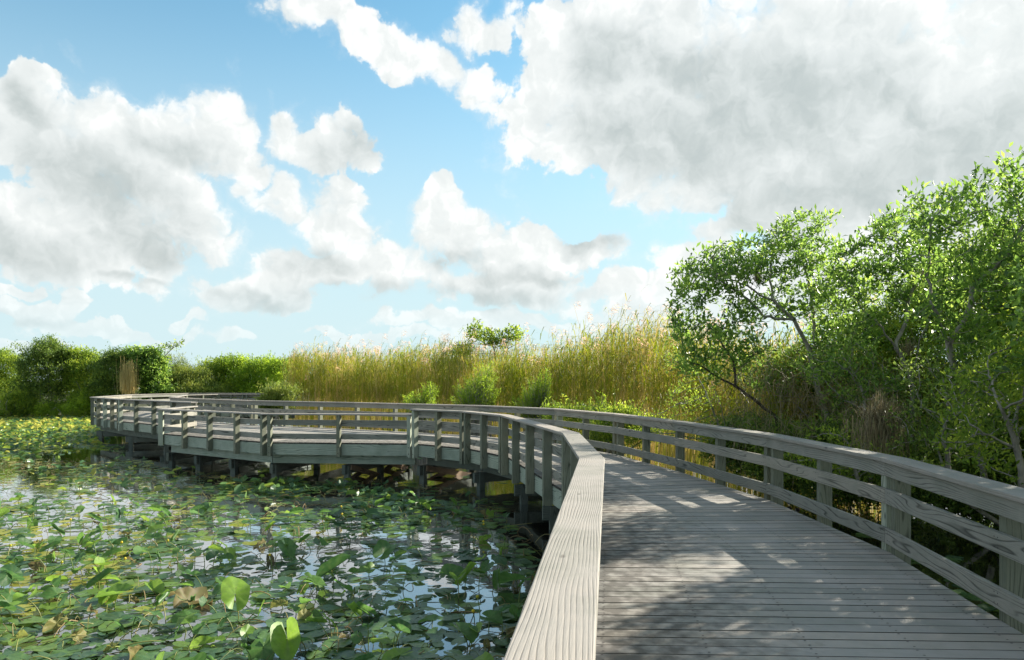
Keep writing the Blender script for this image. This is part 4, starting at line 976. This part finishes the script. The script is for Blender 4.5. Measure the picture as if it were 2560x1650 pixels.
# grey undersides and thick middles
grey = [(1800, 270, 380, 170), (2200, 380, 380, 150), (1560, 330, 260, 130, -15), (1950, 460, 360, 90), (1420, 140, 110, 70), (1650, 160, 200, 70),
        (230, 440, 260, 95, -20), (60, 590, 200, 70, -10), (330, 560, 130, 60), (60, 250, 90, 40), (400, 350, 130, 50),
        (870, 690, 200, 36), (1130, 700, 220, 28), (600, 708, 130, 26), (1380, 556, 90, 28), (830, 350, 100, 55), (760, 620, 100, 36), (1250, 650, 150, 30), (60, 745, 110, 18), (1080, 600, 70, 36), (300, 655, 90, 16)]
co2 = vadd(vadd(cmb.outputs[0], vnoise3(.2, 3, 4.0, cmb.outputs[0])), vnoise3(.8, 4, .7, cmb.outputs[0]))
Gf = blobfield(grey, co2)
gr = math_(nt, 'ADD', Gf, math_(nt, 'MULTIPLY', fc, .28))
gm = nd(nt, 'MapRange', interpolation_type='SMOOTHSTEP', inp={1: -.16, 2: .92}); L.new(gr, gm.inputs[0])
rel = math_(nt, 'MULTIPLY', math_(nt, 'SUBTRACT', pf, pfs), .36)
rel = math_(nt, 'ADD', rel, math_(nt, 'MULTIPLY', fc, .06))
deepn = nd(nt, 'MapRange', interpolation_type='SMOOTHSTEP', inp={1: .45, 2: 1.0, 3: 0, 4: .07}); L.new(dens, deepn.inputs[0])
lum = math_(nt, 'SUBTRACT', .99, math_(nt, 'MULTIPLY', gm.outputs[0], .56))
lum = math_(nt, 'ADD', math_(nt, 'SUBTRACT', lum, deepn.outputs[0]), rel)
cr = ramp(nt, [(0, (.42, .48, .48)), (.35, (.56, .61, .60)), (.68, (.76, .80, .79)), (.9, (.87, .90, .885)), (1, (.985, .995, .975))]); L.new(lum, cr.inputs[0])
cc = mix(nt, 1.0, cr.outputs[0], (CL, CL, CL), 'MULTIPLY')
skc = mix(nt, 1.0, sky.outputs[0], (SKY_STR * .95, SKY_STR * 1.85, SKY_STR * 1.85), 'MULTIPLY')
hz = nd(nt, 'MapRange', inp={1: 2, 2: 30, 3: .93, 4: .12}, interpolation_type='SMOOTHSTEP'); L.new(el, hz.inputs[0])
skc = mix(nt, hz.outputs[0], skc, (.66 * CL, .81 * CL, .86 * CL))
low = nd(nt, 'MapRange', inp={1: 1.5, 2: 8, 3: .35, 4: .97}, interpolation_type='SMOOTHSTEP'); L.new(el, low.inputs[0])
skm = mix(nt, math_(nt, 'MULTIPLY', mk_.outputs[0], low.outputs[0]), skc, cc)
L.new(skm, bg.inputs[0])

sun = bpy.data.lights.new('sun', 'SUN'); sun.energy = 5.0; sun.angle = R(.55); sun.color = (1, .93, .80)
so = bpy.data.objects.new('sun', sun); col.objects.link(so)
dv_ = Vector((math.sin(SUN_AZ) * math.cos(SUN_EL), math.cos(SUN_AZ) * math.cos(SUN_EL), math.sin(SUN_EL)))
so.rotation_euler = dv_.to_track_quat('Z', 'Y').to_euler(); so.location = (20, 14, 12)

cam = bpy.data.cameras.new('camera'); co_ = bpy.data.objects.new('camera', cam); col.objects.link(co_); sc.camera = co_
cam.sensor_width = 36; cam.lens = 36 * F / 2560; cam.clip_end = 5000; cam.clip_start = .05
co_.location = (0, 0, EYE); co_.rotation_euler = (R(90), 0, 0)
cam.shift_y = (YH - 825) / 2560
sc.view_settings.view_transform = 'Standard'; sc.view_settings.look = 'None'; sc.view_settings.exposure = 1.4; sc.view_settings.gamma = 1
sc.cycles.max_bounces = 8; sc.cycles.transparent_max_bounces = 8
try: sc.cycles.use_denoising = True
except Exception: pass
